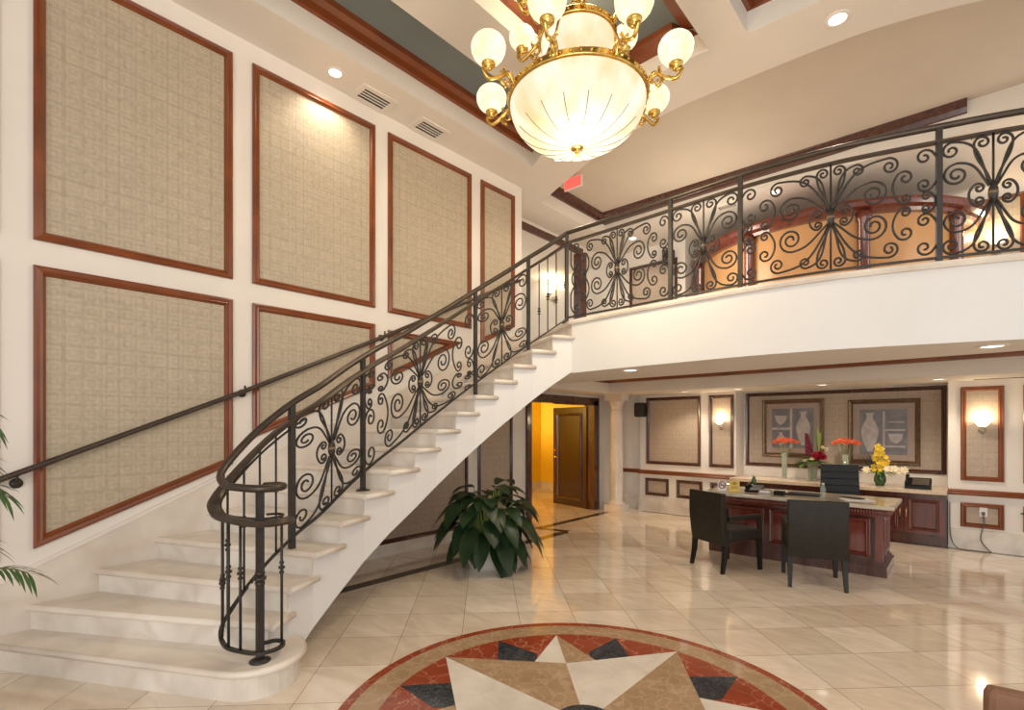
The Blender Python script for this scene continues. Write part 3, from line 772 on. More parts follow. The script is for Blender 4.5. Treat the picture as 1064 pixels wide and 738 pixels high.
# ------------------------------------------------------------------ wall handrail
wh = thing('wall_handrail', 'dark metal tube handrail fixed to the panelled left wall above the stairs', 'handrail', (XW, 1.0, 1.2))
hp = [(XW+.08, .05, 1.16), (XW+.08, .22, 1.25), (XW+.08, 1.75, 1.92), (XW+.08, 3.14, 2.57), (XW+.08, 4.44, 3.21), (XW+.08, 5.5, 3.72)]
mb = MB(); mb.tube([(XW+.015, -.02, 1.12), (XW+.07, -.02, 1.12)]+hp, .021, 10); mb.build('tube_rail', M['ironb'], wh)
for y in (.30, 1.76, 3.22, 4.69):
    z = 1.25+(y-.22)*.475
    mb = MB(); mb.lathe([(.036, 0), (.036, .010), (.022, .018), (.012, .02)], (XW, y, z-.075), 14, axis=(1, 0, 0))
    mb.tube([(XW+.015, y, z-.075), (XW+.06, y, z-.07), (XW+.08, y, z-.04), (XW+.08, y, z-.01)], .009, 6)
    mb.build('bracket', M['iron'], wh)

# ------------------------------------------------------------------ framed wall panels
MP = [(0, 0), (0, .018), (.012, .028), (.03, .022), (.042, .03), (.055, .012), (.06, 0)]   # (across, out)
def moulding(mb, pts, to3, wd=1.0):
    n = len(pts); rings = []
    cx = sum(p[0] for p in pts)/n; cy = sum(p[1] for p in pts)/n
    ins = []
    for i in range(n):
        p = Vector(pts[i]); a = (Vector(pts[i-1])-p).normalized(); b_ = (Vector(pts[(i+1) % n])-p).normalized()
        m_ = (a+b_); m_ = m_.normalized(); sn = abs(a.x*m_.y-a.y*m_.x); c_ = Vector((cx, cy))-p
        if m_.dot(c_) < 0: m_ = -m_
        ins.append((p, m_/max(sn, .2)))
    for (ac, out) in MP:
        rings.append([to3(p+m_*ac*wd, out*wd) for p, m_ in ins])
    for i in range(len(rings)-1):
        for j in range(n):
            k = (j+1) % n; mb._add([rings[i][j], rings[i][k], rings[i+1][k], rings[i+1][j]], [(0, 1, 2, 3)], False)
def wall_panel(plane, pts, label, group=None, wd=1.0, pm='paper', fm='wood', nm='wall_panel', paper=True):
    # plane: ('x', X, sign) or ('y', Y, sign); pts in (horizontal, z)
    ax, v0, sg = plane
    if ax == 'x': to3 = lambda p, o: (v0+sg*o, p[0], p[1])
    else: to3 = lambda p, o: (p[0], v0+sg*o, p[1])
    hx = sum(p[0] for p in pts)/len(pts); hz = min(p[1] for p in pts)
    t = thing(nm, label, 'wall panel', to3((hx, hz), 0), 0, group)
    mb = MB(); moulding(mb, pts, to3, wd); mb.build('moulding', M[fm], t)
    if paper:
        mb = MB(); mb.poly([to3(p, .004) for p in pts]); mb.poly([to3(p, .001) for p in pts][::-1]); mb.build('wallpaper', M[pm], t)
    return t
PX = ('x', XW, 1)
G1 = None
wall_panel(PX, [(-1.06, 2.92), (.21, 2.92), (.21, 4.94), (-1.06, 4.94)], 'upper wallpaper panel cut off by the left edge of the photo', wd=1.15)
wall_panel(PX, [(.385, 2.92), (1.68, 2.92), (1.68, 4.94), (.385, 4.94)], 'largest looking upper wallpaper panel, first full one from the left on the stair wall', wd=1.15)
wall_panel(PX, [(1.85, 2.92), (3.14, 2.92), (3.14, 4.94), (1.85, 4.94)], 'upper wallpaper panel under the downlight beside the first ceiling vent', wd=1.15)
wall_panel(PX, [(3.31, 2.90), (4.60, 2.90), (4.60, 4.94), (3.31, 4.94)], 'upper wallpaper panel below the second ceiling vent, next to the narrow one', wd=1.15)
wall_panel(PX, [(4.78, 2.72), (5.46, 3.05), (5.46, 4.94), (4.78, 4.94)], 'narrow tall wallpaper panel at the far end of the stair wall', wd=1.15)
wall_panel(PX, [(-1.06, .62), (.21, .68), (.21, 2.74), (-1.06, 2.74)], 'lower wallpaper panel cut off by the left edge of the photo', wd=1.15)
wall_panel(PX, [(.385, .745), (1.68, 1.27), (1.68, 2.74), (.385, 2.74)], 'large lower wallpaper panel with slanted bottom crossed by the wall handrail', wd=1.15)
wall_panel(PX, [(1.85, 1.50), (3.14, 2.05), (3.14, 2.74), (1.85, 2.74)], 'lower wallpaper panel with slanted bottom beside the handrail bracket, second along the stairs', wd=1.15)
wall_panel(PX, [(3.31, 2.15), (4.45, 2.70), (3.31, 2.70)], 'small triangular wallpaper panel seen through the stair railing', wd=1.15)
PU = ('x', XU, 1)
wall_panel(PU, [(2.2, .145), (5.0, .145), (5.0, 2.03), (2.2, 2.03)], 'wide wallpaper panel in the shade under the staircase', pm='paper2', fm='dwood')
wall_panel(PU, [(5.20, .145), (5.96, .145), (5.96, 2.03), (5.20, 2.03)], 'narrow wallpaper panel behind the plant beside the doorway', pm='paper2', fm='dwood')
PB = ('y', YB, -1)
wall_panel(PB, [(-4.58, .90), (-3.53, .90), (-3.53, 2.16), (-4.58, 2.16)], 'square wallpaper panel beside the black speaker and column', pm='paper2', fm='dwood')
wall_panel(PB, [(-3.38, .90), (-2.96, .90), (-2.96, 2.16), (-3.38, 2.16)], 'narrow wallpaper panel carrying the left sconce on the back wall', pm='paper2', fm='dwood')
wall_panel(PB, [(-.065, .90), (.35, .90), (.35, 2.13), (-.065, 2.13)], 'narrow wallpaper panel carrying the right sconce on the back wall', pm='paper2')
wall_panel(PB, [(.52, .90), (1.7, .90), (1.7, 2.13), (.52, 2.13)], 'wallpaper panel cut off by the right edge of the photo on the back wall', pm='paper2')
wall_panel(PB, [(-4.60, .30), (-4.13, .30), (-4.13, .63), (-4.60, .63)], 'small wainscot panel nearest the column under the chair rail', pm='paper2', fm='dwood')
wall_panel(PB, [(-3.98, .30), (-3.50, .30), (-3.50, .63), (-3.98, .63)], 'second small wainscot panel from the column, above the left visitor chair', pm='paper2', fm='dwood')
wall_panel(PB, [(-3.36, .30), (-2.98, .30), (-2.98, .63), (-3.36, .63)], 'small wainscot panel half hidden behind the desk sign cards', pm='paper2', fm='dwood')
wall_panel(PB, [(-.065, .29), (.35, .29), (.35, .61), (-.065, .61)], 'small wainscot panel with the electrical outlet right of the cabinets', pm='paper2')
wall_panel(PB, [(.52, .29), (1.7, .29), (1.7, .61), (.52, .61)], 'small wainscot panel cut off by the right edge of the photo', pm='paper2')
wall_panel(('y', 9.38, -1), [(-2.90, .93), (-.215, .93), (-.215, 2.19), (-2.90, 2.19)], 'wide wallpaper panel behind the flowers holding both framed pictures', pm='paper2', fm='dwood')
# upper floor panels
wall_panel(('y', 9.15, -1), [(-5.05, 3.0), (-4.05, 3.0), (-4.05, 4.80), (-5.05, 4.80)], 'tan wallpaper panel on the upper floor left of the curved wood bay', pm='paper2', fm='dwood')
wall_panel(('y', 10.2, -1), [(.02, 3.2), (.62, 3.2), (.62, 4.95), (.02, 4.95)], 'upper floor wallpaper panel with sconce right of the curved wood bay', pm='paper')
wall_panel(('y', 10.2, -1), [(.80, 3.2), (1.6, 3.2), (1.6, 4.95), (.80, 4.95)], 'upper floor wallpaper panel at the right edge of the photo', pm='paper')

# ------------------------------------------------------------------ door
dr = MB()
for (y0, y1) in ((6.31, 6.42), (8.30, 8.44)): dr.box(XU-.2, XU+.03, y0, y1, 0, 2.10)
dr.box(XU-.2, XU+.03, 6.31, 8.44, 2.02, 2.14); dr.box(XU, XU+.045, 6.29, 6.32, 0, 2.15); dr.box(XU, XU+.045, 8.42, 8.45, 0, 2.15); dr.box(XU, XU+.045, 6.29, 8.45, 2.12, 2.16)
struct(dr, 'door_frame_1', M['dwood'])
dl = bpy.data.objects.new('door_1', None); COL.objects.link(dl); dl.location = (-5.50, 8.29, 0); dl['kind'] = 'structure'
dl.rotation_euler = (0, 0, radians(168))
mb = MB(); mb.box(0, .98, -.022, .022, .01, 2.0)
mb.build('door_leaf', M['leafwood'], dl, local=True)
for sgn in (-1, 1):
    mb = MB(); to3 = lambda p, o, sgn=sgn: (p[0], sgn*(.022+o), p[1])
    moulding(mb, [(.12, .15), (.86, .15), (.86, 1.88), (.12, 1.88)], to3, .9); mb.build('door_moulding', M['dwood'], dl, local=True)
mb = MB()
for sgn in (-1, 1):
    mb.lathe([(.022, 0), (.022, .01), (.008, .012), (.008, .04)], (.92, sgn*.022, .98), 10, axis=(0, sgn, 0)); mb.tube([(.92, sgn*.06, .98), (.80, sgn*.065, .98)], .009, 6)
    mb.lathe([(.022, 0), (.022, .01), (.012, .014)], (.92, sgn*.022, 1.12), 10, axis=(0, sgn, 0))
mb.build('door_handle', M['brass'], dl, local=True)
for z in (.25, 1.05, 1.75):
    mb = MB(); mb.tube([(0, -.03, z-.05), (0, -.03, z+.05)], .011, 8); mb.build('hinge', M['brass'], dl, local=True)

# ------------------------------------------------------------------ column
col_c = (-5.0, 8.55)
ct = thing('column', 'round cream stone column with square base between doorway and back wall', 'column', (*col_c, 0))
mb = MB(); mb.box(-5.17, -4.83, 8.38, 8.72, 0, .12); mb.build('plinth', M['marble'], ct)
mb = MB(); mb.lathe([(.16, .12), (.165, .14), (.15, .165), (.125, .18), (.122, .21), (.118, .23), (.122, 1.0), (.112, 1.88), (.122, 1.89), (.122, 1.91), (.108, 1.92), (.108, 1.98), (.12, 2.02), (.15, 2.07), (.155, 2.10)], (*col_c, 0), 28); mb.build('shaft', M['marble'], ct)
mb = MB(); mb.box(-5.17, -4.83, 8.38, 8.72, 2.10, ZL); mb.build('capital', M['marble'], ct)

# ------------------------------------------------------------------ ceiling lights and vents
def downlight(x, y, z, label, r=.075, power=18, group=None, spot=True):
    t = thing('recessed_light', label, 'ceiling light', (x, y, z), 0, group)
    mb = MB(); mb.lathe([(r*.80, -.004), (r*.86, -.010), (r*1.12, -.008), (r*1.18, 0)], (x, y, z), 24, caps=False); mb.build('trim_ring', M['ceil'], t)
    mb = MB(); mb.lathe([(.001, -.005), (r*.8, -.005), (r*.82, -.002)], (x, y, z), 24); mb.build('lens', M['lens'], t)
    l = bpy.data.lights.new('downlight_beam', 'SPOT'); l.energy = power; l.color = (1, .86, .68); l.spot_size = radians(125); l.spot_blend = .7; l.shadow_soft_size = .06
    o = bpy.data.objects.new('downlight_beam', l); COL.objects.link(o); o.parent = t; o.location = (0, 0, -.02)
    return t
downlight(-4.66, 2.55, ZC, 'small round downlight in the atrium ceiling above the stair wall', .075, 45)
downlight(-3.97, 5.32, ZC, 'round downlight in the atrium ceiling just below the chandelier bowl', .08, 45)
downlight(-.83, 5.11, ZC, 'round downlight in the atrium ceiling right of the chandelier', .085, 45)
downlight(-2.67, 4.85, ZL, 'downlight under the balcony edge nearest the staircase', .085, 22)
downlight(.14, 5.22, ZL, 'downlight under the balcony edge at the right of the photo', .085, 22)
downlight(-1.54, 8.35, ZL, 'recessed light in the lower soffit above the two pictures', .08, 44)
downlight(-.27, 8.35, ZL, 'recessed light in the lower soffit near the air slot', .08, 44)
downlight(-3.62, 8.45, ZL, 'recessed light in the lower soffit above the square wall panel', .08, 44)
downlight(-2.70, 8.35, ZL, 'recessed light in the lower soffit above the left sconce', .08, 44)
downlight(-4.63, 8.50, ZC, 'downlight over the upper floor seen through the first balcony railing panel', .08, 35)
downlight(-2.14, 8.25, ZC, 'downlight over the upper floor above the curved wood bay', .08, 35)
def vent(x0, x1, y0, y1, z, label, along='y', n=4):
    t = thing('ceiling_vent', label, 'air vent', ((x0+x1)/2, (y0+y1)/2, z))
    mb = MB(); b_ = .055
    mb.box(x0, x1, y0, y0+b_, z-.012, z); mb.box(x0, x1, y1-b_, y1, z-.012, z); mb.box(x0, x0+b_, y0+b_, y1-b_, z-.012, z); mb.box(x1-b_, x1, y0+b_, y1-b_, z-.012, z); mb.build('frame', M['ceil'], t)
    mb = MB(); mb.box(x0+b_, x1-b_, y0+b_, y1-b_, z-.003, z-.001); mb.build('backing', M['grille_dark'], t)
    mb = MB()
    for i in range(n-1):
        q = x0+b_+(x1-x0-2*b_)*(i+1)/n if along == 'y' else y0+b_+(y1-y0-2*b_)*(i+1)/n
        if along == 'y': mb.box(q-.006, q+.006, y0+b_, y1-b_, z-.010, z-.003)
        else: mb.box(x0+b_, x1-b_, q-.006, q+.006, z-.010, z-.003)
    mb.build('louvre', M['ceil'], t)
vent(-4.86, -4.58, 2.82, 3.24, ZC, 'white louvred ceiling vent nearer the downlight')
vent(-4.86, -4.58, 3.57, 3.99, ZC, 'white louvred ceiling vent farther from the downlight')
vent(-.02, .28, 8.2, 8.42, ZC, 'grey slatted vent in the upper floor ceiling at the right', 'y', 12)
vent(-3.02, -2.66, 8.15, 8.4, ZC, 'grey slatted vent in the upper floor ceiling left of the curved bay', 'y', 10)
mb = MB(); mb.box(.06, 2.5, 8.72, 8.78, ZL-.006, ZL+.0); tag(mb.build('air_slot', M['grille_dark']), 'long dark linear air slot in the lower soffit above the right sconce', 'air vent')
t = thing('exit_sign', 'red lit sign hanging from the upper ceiling behind the atrium edge', 'sign', (-4.50, 6.40, 5.27))
mb = MB(); mb.box(-4.66, -4.34, 6.39, 6.42, 5.27, 5.44); mb.build('housing', M['paperw'], t)
mb = MB(); mb.box(-4.65, -4.35, 6.382, 6.39, 5.28, 5.43); mb.build('face', M['exitred'], t)
mb = MB(); mb.tube([(-4.50, 6.40, 5.44), (-4.50, 6.40, 5.47)], .012, 6); mb.build('mount', M['paperw'], t)

# ------------------------------------------------------------------ sconces
def sconce(x, y, z, nd, label, power=14, sc=1.0):
    nd = Vector(nd); t = thing('wall_sconce', label, 'wall lamp', (x, y, z)); c = Vector((x, y, z)); up = Vector((0, 0, 1))
    mb = MB(); mb.lathe([(.045*sc, 0), (.045*sc, .012), (.025*sc, .03), (.012*sc, .035)], c-up*.07*sc, 16, axis=nd)
    mb.tube([c-up*.07*sc+nd*.02, c-up*.12*sc+nd*.07*sc, c-up*.09*sc+nd*.12*sc, c-up*.03*sc+nd*.12*sc], .009*sc, 8)
    mb.lathe([(.012*sc, -.05*sc), (.03*sc, -.03*sc), (.035*sc, -.02*sc)], c+nd*.12*sc, 12)
    mb.tube([c-up*.11*sc+nd*.01, c-up*.17*sc+nd*.02], [.012*sc, .004], 6)
    mb.build('arm', M['steel'], t)
    mb = MB(); mb.lathe([(.03*sc, -.02*sc), (.06*sc, .0), (.085*sc, .04*sc), (.10*sc, .075*sc), (.095*sc, .075*sc), (.078*sc, .04*sc), (.05*sc, .01*sc), (.001, -.005)], c+nd*.12*sc, 20, caps=False); mb.build('shade', M['frost'], t)
    point_light('sconce_bulb', tuple(c+nd*.12*sc+up*.13*sc), power, (1, .84, .58), .04, t)
    return t
sconce(-3.17, YB, 1.66, (0, -1, 0), 'small wall sconce with glowing glass bowl on the left narrow panel of the back wall', 4, .8)
sconce(.145, YB, 1.62, (0, -1, 0), 'wall sconce with glowing glass bowl on the right narrow panel of the back wall', 4, .85)
sconce(-6.95, 9.15, 4.62, (0, -1, 0), 'bright wall sconce seen through the balusters at the top of the stairs', 7, 1.6)
sconce(.32, 10.2, 4.25, (0, -1, 0), 'wall sconce on the upper floor right of the curved bay', 6, 1.3)
sconce(-8.1, 8.95, 1.62, (1, 0, 0), 'lit sconce on the yellow wall beyond the doorway', 30)
point_light('yellow_room_lamp', (-7.5, 6.4, 2.0), 42, (1, .85, .55), .15)
point_light('landing_lamp', (-7.2, 7.6, 4.6), 12, (1, .92, .74), .15)
point_light('upper_hall_fill', (-3.0, 7.6, 4.1), 38, (1, .9, .74), .3)  # added fill light without a fixture, brightens the upper hall ceiling
point_light('upper_hall_fill', (.8, 8.6, 4.1), 16, (1, .9, .74), .3)  # second added fill, no fixture, for the right end of the hall

# ------------------------------------------------------------------ chandelier
CHX, CHY = -2.40, 3.47
ch = thing('chandelier', 'large gold and alabaster chandelier with tiered bowls and globe lights hanging from the coffer', 'chandelier', (CHX, CHY, 3.84))
R0, ZR0 = .555, 4.27
mb = MB(); prof = []
for i in range(15):
    a = pi/2*i/14; prof.append((max(.001, R0*sin(a)**.9), ZR0-.36*cos(a)**1.05))
prof.append((R0-.01, ZR0+.02)); mb.lathe(prof, (CHX, CHY, 0), 48, caps=False); bowl = mb.build('bowl', M['alab'], ch)
mb = MB()
for i in range(16):
    a = 2*pi*i/16; pts = []
    for j in range(0, 8): q = pi/2*(j*.088+.02); pts.append((CHX+(R0*sin(q)**.9+.002)*cos(a), CHY+(R0*sin(q)**.9+.002)*sin(a), ZR0-.36*cos(q)**1.05-.003))
    mb.tube(pts, .0028, 4)
mb.build('ribs', M['frame'], bowl)
mb = MB(); mb.lathe([(.001, -.07), (.012, -.06), (.008, -.045), (.022, -.03), (.012, -.015), (.05, -.005), (.055, .01), (.03, .02)], (CHX, CHY, ZR0-.365), 18); mb.build('finial', M['brass'], ch)
def ring_band(z, r, name, parent, nb=48, rb_=.012):
    mb = MB(); mb.lathe([(r-.012, -.03), (r+.012, -.028), (r+.022, -.012), (r+.010, 0), (r+.024, .016), (r+.012, .03), (r-.02, .032)], (CHX, CHY, z), 64)
    for i in range(nb):
        a = 2*pi*i/nb; mb.sphere((CHX+(r+.02)*cos(a), CHY+(r+.02)*sin(a), z+.002), rb_, 6)
    return mb.build(name, M['brass'], parent)
ring_band(ZR0+.03, R0, 'rim', ch)
mb = MB(); prof = []
for i in range(12):
    a = pi/2*i/11; prof.append((max(.001, .30*sin(a)**.9), 4.80-.27*cos(a)))
mb.lathe(prof, (CHX, CHY, 0), 36, caps=False); mb.build('upper_bowl', M['alab'], ch)
ring_band(4.82, .30, 'upper_rim', ch, 32)
mb = MB(); mb.lathe([(.05, 4.50), (.035, 4.47), (.02, 4.42), (.03, 4.40), (.001, 4.38)], (CHX, CHY, 0), 14)
mb.lathe([(.02, 4.8), (.03, 4.85), (.06, 4.9), (.03, 4.98), (.02, 5.05), (.05, 5.12), (.02, 5.2), (.02, 5.38), (.09, 5.42), (.11, ZR-.003)], (CHX, CHY, 0), 18); mb.build('stem', M['brass'], ch)
for i in range(4):
    a = radians(45+90*i)+TH+radians(12); mb = MB()
    mb.tube([(CHX+.50*cos(a), CHY+.50*sin(a), 4.30), (CHX+.40*cos(a), CHY+.40*sin(a), 4.55), (CHX+.30*cos(a), CHY+.30*sin(a), 4.82)], .010, 6)
    base = Vector((CHX+.47*cos(a), CHY+.47*sin(a), 4.33))
    for j in range(5):
        b2 = a+radians(-60+30*j); tip = base+Vector((cos(b2+pi/2)*.05*(j-2)/1.0, sin(b2+pi/2)*.05*(j-2)/1.0, .13-.025*abs(j-2)))
        mb.tube([base, base.lerp(tip, .6)+Vector((0, 0, .02)), tip], [.016, .022, .003], 5)
    mb.build('support_rod', M['brass'], ch)
def ch_arm(a, r0, z0, r1, z1, gr):
    d = Vector((cos(a), sin(a), 0)); c = Vector((CHX, CHY, 0)); U = Vector((0, 0, 1))
    pts = catmull([c+d*r0+U*z0, c+d*(r0+(r1-r0)*.25)+U*(z0+.075), c+d*(r0+(r1-r0)*.6)+U*(z0+.03), c+d*(r1-.0)+U*(z0-.005), c+d*(r1+.045)+U*(z0+.06), c+d*r1+U*(z1-gr-.04)], 6)
    mb = MB(); n = len(pts); mb.tube(pts, [.020-.009*i/n for i in range(n)], 8)
    # curled leaf scroll under the arm
    sc = []
    for i in range(22):
        q = i/21; an = -pi*.5+q*2.6*pi; rr = .055*(1-.75*q); sc.append(c+d*(r0+.07+rr*cos(an))+U*(z0+.02+rr*sin(an)))
    mb.tube(sc, [.016-.009*i/22 for i in range(22)], 6)
    for e in (-1, 1):
        s2 = Vector((-d.y, d.x, 0))*e; q0 = c+d*(r0+.10)+U*(z0+.06)
        mb.tube([q0, q0+s2*.03+U*.035, q0+s2*.045+U*.01], [.012, .014, .002], 5)
    arm = mb.build('arm', M['brass'], ch)
    mb = MB(); gc = c+d*r1+U*z1
    mb.lathe([(.012, -gr-.04), (.03, -gr-.03), (.022, -gr-.02), (.05, -gr-.008), (.055, -gr+.012), (.045, -gr+.02)], gc, 14); mb.build('cup', M['brass'], arm)
    mb = MB(); pr = []
    for i in range(13):
        b2 = pi*i/12; pr.append((gr*sin(b2)*(1.0), -gr*cos(b2)*(.93 if b2 < pi/2 else .80)))
    pr[-1] = (gr*.30, gr*.78); pr[0] = (.01, -gr*.93); mb.lathe(pr, gc, 20); mb.build('globe', M['alab2'], arm)
for i in range(8): ch_arm(TH+radians(22.5+45*i), .56, 4.29, .78, 4.52, .135)
for i in range(6): ch_arm(TH+radians(30+60*i), .31, 4.83, .52, 5.03, .115)
point_light('chandelier_bulb', (CHX, CHY, 3.62), 70, (1, .82, .55), .3, ch)
point_light('chandelier_bulb', (CHX, CHY, 5.2), 20, (1, .82, .55), .2, ch)

# ------------------------------------------------------------------ curved wood bay on the upper floor
bay = thing('curved_wood_bay', 'curved bay of pale orange panels between dark wood columns under a wood cornice', 'wood bay', (-1.9, 10.2, ZF))
bc = (-1.9, 10.3)
mb = MB(); N = 40
ring = lambda r, a: (bc[0]+r*cos(radians(a)), bc[1]+r*sin(radians(a)))
outp = [ring(2.02, 185+170*i/N) for i in range(N+1)]; inp = [ring(1.92, 185+170*i/N) for i in range(N+1)]
for i in range(N):
    mb.prism([outp[i], outp[i+1], inp[i+1], inp[i]], ZF, 4.58)
mb.build('panel_wall', M['ash'], bay)
mb = MB(); mb.sweep([(*ring(2.0, 186+168*i/N), 4.54) for i in range(N+1)], [(-.10, 0), (.10, 0), (.12, .04), (.18, .07), (.20, .12), (.20, .16), (-.10, .16)]); mb.build('cornice', M['cherry'], bay)
for a in (213, 252.5, 294, 330):
    x, y = ring(2.07, a); mb = MB(); mb.lathe([(.10, ZF), (.10, ZF+.12), (.075, ZF+.15), (.075, 4.42), (.095, 4.46), (.10, 4.56)], (x, y, 0), 18); mb.build('column', M['cherry'], bay)

# ------------------------------------------------------------------ speakers
def speaker(x, y, z, label, nd=(0, -1, 0)):
    t = thing('wall_speaker', label, 'speaker', (x, y, z)); nd = Vector(nd).normalized(); sd = Vector((-nd.y, nd.x, 0)); c = Vector((x, y, z))
    mb = MB(); mb.bevbox(c+nd*.17, (.20, .16, .27), .03, sd, nd, (0, 0, 1)); mb.build('cabinet', M['black'], t)
    mb = MB(); mb.bevbox(c+nd*.255, (.17, .012, .24), .005, sd, nd, (0, 0, 1)); mb.build('grille', M['grille_dark'], t)
    mb = MB(); mb.tube([c, c+nd*.10], .018, 8); mb.lathe([(.04, 0), (.04, .01)], c, 12, axis=nd); mb.build('bracket', M['black'], t)
speaker(-4.62, YB, 1.93, 'black box speaker on the lower back wall beside the column')
speaker(-4.15, 9.15, 4.78, 'black speaker on the upper floor wall seen through the balcony railing')

# ------------------------------------------------------------------ reception desk
dk = thing('reception_desk', 'dark cherry reception desk with beige marble top and fluted frieze', 'desk', (-1.55, 6.95, 0))
X0, X1, Y0, Y1 = -2.45, -.68, 6.66, 7.30
mb = MB(); mb.box(X0, X1, Y0, Y1, .16, .66); mb.build('body', M['dwood'], dk)
mb = MB(); mb.box(X0-.05, X1+.05, Y0-.05, Y1+.05, 0, .11); mb.box(X0-.03, X1+.03, Y0-.03, Y1+.03, .11, .135); mb.box(X0-.015, X1+.015, Y0-.015, Y1+.015, .135, .16); mb.build('plinth', M['dwood'], dk)
mb = MB(); mb.box(X0-.06, X1+.06, Y0-.07, Y1+.03, .64, .655)
mb.box(X0-.07, X1+.07, Y0-.08, Y1+.04, .655, .725)
n = 74
for i in range(n):
    x = X0-.07+(X1-X0+.14)*(i+.5)/n; mb.tube([(x, Y0-.083, .66), (x, Y0-.083, .72)], .0085, 5)
for i in range(30):
    y = Y0-.08+(Y1-Y0+.12)*(i+.5)/30
    for x in (X0-.073, X1+.073): mb.tube([(x, y, .66), (x, y, .72)], .0085, 5)
mb.build('frieze', M['cherry'], dk)
mb = MB(); mb.bevbox(((X0+X1)/2, (Y0+Y1)/2-.02, .75), (X1-X0+.24, Y1-Y0+.20, .045), .012); mb.build('desktop', M['tablestone'], dk)
for (a, b2) in ((-2.38, -1.85), (-1.79, -1.36), (-1.30, -.78)):
    to3 = lambda p, o: (p[0], Y0-o, p[1]); mb = MB(); moulding(mb, [(a, .20), (b2, .20), (b2, .61), (a, .61)], to3, .8); mb.poly([(a+.04, Y0-.006, .24), (b2-.04, Y0-.006, .24), (b2-.04, Y0-.006, .57), (a+.04, Y0-.006, .57)]); mb.build('front_panel', M['cherry'], dk)
to3 = lambda p, o: (X1+o, p[0], p[1]); mb = MB(); moulding(mb, [(6.75, .20), (7.22, .20), (7.22, .61), (6.75, .61)], to3, .8); mb.build('side_panel', M['cherry'], dk)
for x in (X0+.02, X1-.02):
    mb = MB(); mb.box(x-.035, x+.035, Y0-.02, Y0+.01, .16, .64); mb.build('corner_post', M['cherry'], dk)

# back cabinet with counter
cc = thing('back_cabinet', 'long low cherry cabinet with two-door bays built in along the back wall', 'cabinet', (-1.56, 9.0, 0))
mb = MB(); mb.box(-2.92, -.20, 8.86, 9.37, .12, .70); mb.box(-2.92, -.20, 8.84, 9.3, 0, .12); mb.build('body', M['dwood'], cc)
for i in range(6):
    a = -2.90+i*.45; b2 = a+.43
    to3 = lambda p, o: (p[0], 8.842-o, p[1]); mb = MB(); mb.box(a, b2, 8.842, 8.862, .15, .65); moulding(mb, [(a+.05, .19), (b2-.05, .19), (b2-.05, .61), (a+.05, .61)], to3, .7)
    d_ = mb.build('door', M['cherry'], cc)
    hx = b2-.025 if i % 2 == 0 else a+.025
    mb = MB(); mb.tube([(hx, 8.842, .36), (hx, 8.815, .37), (hx, 8.815, .49), (hx, 8.842, .50)], .006, 6); mb.build('door_handle', M['brass'], d_)
mb = MB(); mb.box(-2.925, -.19, 8.66, 8.90, .655, .715); mb.build('frieze', M['dwood'], cc)
mb = MB(); mb.box(-2.925, -.195, 8.62, 9.375, .715, .76); tag(mb.build('marble_counter', M['counterstone']), 'continuous cream marble counter top on the back cabinet under the pictures', 'counter top')

# ------------------------------------------------------------------ pictures
def picture(x0, x1, z0, z1, label, kind):
    y = 9.375
    t = thing('framed_picture', label, 'picture', ((x0+x1)/2, y, z0))
    to3 = lambda p, o: (p[0], y-.004-o*1.0, p[1])
    mb = MB(); moulding(mb, [(x0, z0), (x1, z0), (x1, z1), (x0, z1)], to3, 1.15); mb.build('frame', M['frame'], t)
    mb = MB(); mb.box(x0+.05, x1-.05, y-.012, y-.002, z0+.05, z1-.05); mb.build('mat_board', M['mat_board'], t)
    a, b2, c_, d_ = x0+.15, x1-.15, z0+.15, z1-.15
    mb = MB(); mb.m = 0; mb.box(a, b2, y-.016, y-.010, c_, d_)
    mb.m = 1
    def shape(pts): mb.poly([(x, y-.018, z) for x, z in pts][::-1]); 
    def vase(cx, cz, w_, h_):
        pr = [(.30, 0), (.36, .05), (.75, .25), (1.0, .48), (.92, .62), (.55, .78), (.36, .85), (.34, .93), (.52, 1.0)]
        shape([(cx+w_*r, cz+h_*q) for r, q in pr]+[(cx-w_*r, cz+h_*q) for r, q in pr[::-1]])
    W_ = b2-a; H_ = d_-c_
    if kind == 0:
        mb.box(a+W_*.44, a+W_*.50, y-.017, y-.012, c_, d_); mb.box(a, a+W_*.44, y-.017, y-.012, c_+H_*.46, c_+H_*.52)
        vase(a+W_*.76, c_+H_*.08, W_*.17, H_*.84)
        shape([(a+W_*.06, c_+H_*.82), (a+W_*.12, c_+H_*.66), (a+W_*.22, c_+H_*.58), (a+W_*.32, c_+H_*.66), (a+W_*.38, c_+H_*.82)])
        vase(a+W_*.22, c_+H_*.06, W_*.10, H_*.34)
    else:
        vase(a+W_*.22, c_+H_*.06, W_*.19, H_*.86)
        for (q0, q1, h0, h1) in ((.52, .96, .52, .56), (.52, .96, .16, .20), (.50, .54, .05, .95), (.62, .95, .70, .73)):
            mb.box(a+W_*q0, a+W_*q1, y-.017, y-.012, c_+H_*h0, c_+H_*h1)
        shape([(a+W_*.60, c_+H_*.46), (a+W_*.66, c_+H_*.30), (a+W_*.78, c_+H_*.24), (a+W_*.88, c_+H_*.32), (a+W_*.92, c_+H_*.46)])
    mb.build('print', [M['print'], M['print2']], t)
    mb = MB(); mb.box(x0+.05, x1-.05, y-.024, y-.021, z0+.05, z1-.05); mb.build('glass_pane', M['pglass'], t)
picture(-2.62, -1.70, 1.10, 2.06, 'bronze framed print of a handled vase and bowl, left of the two pictures', 0)
picture(-1.38, -.50, 1.04, 2.02, 'bronze framed print of a pale vase, right of the two pictures', 1)

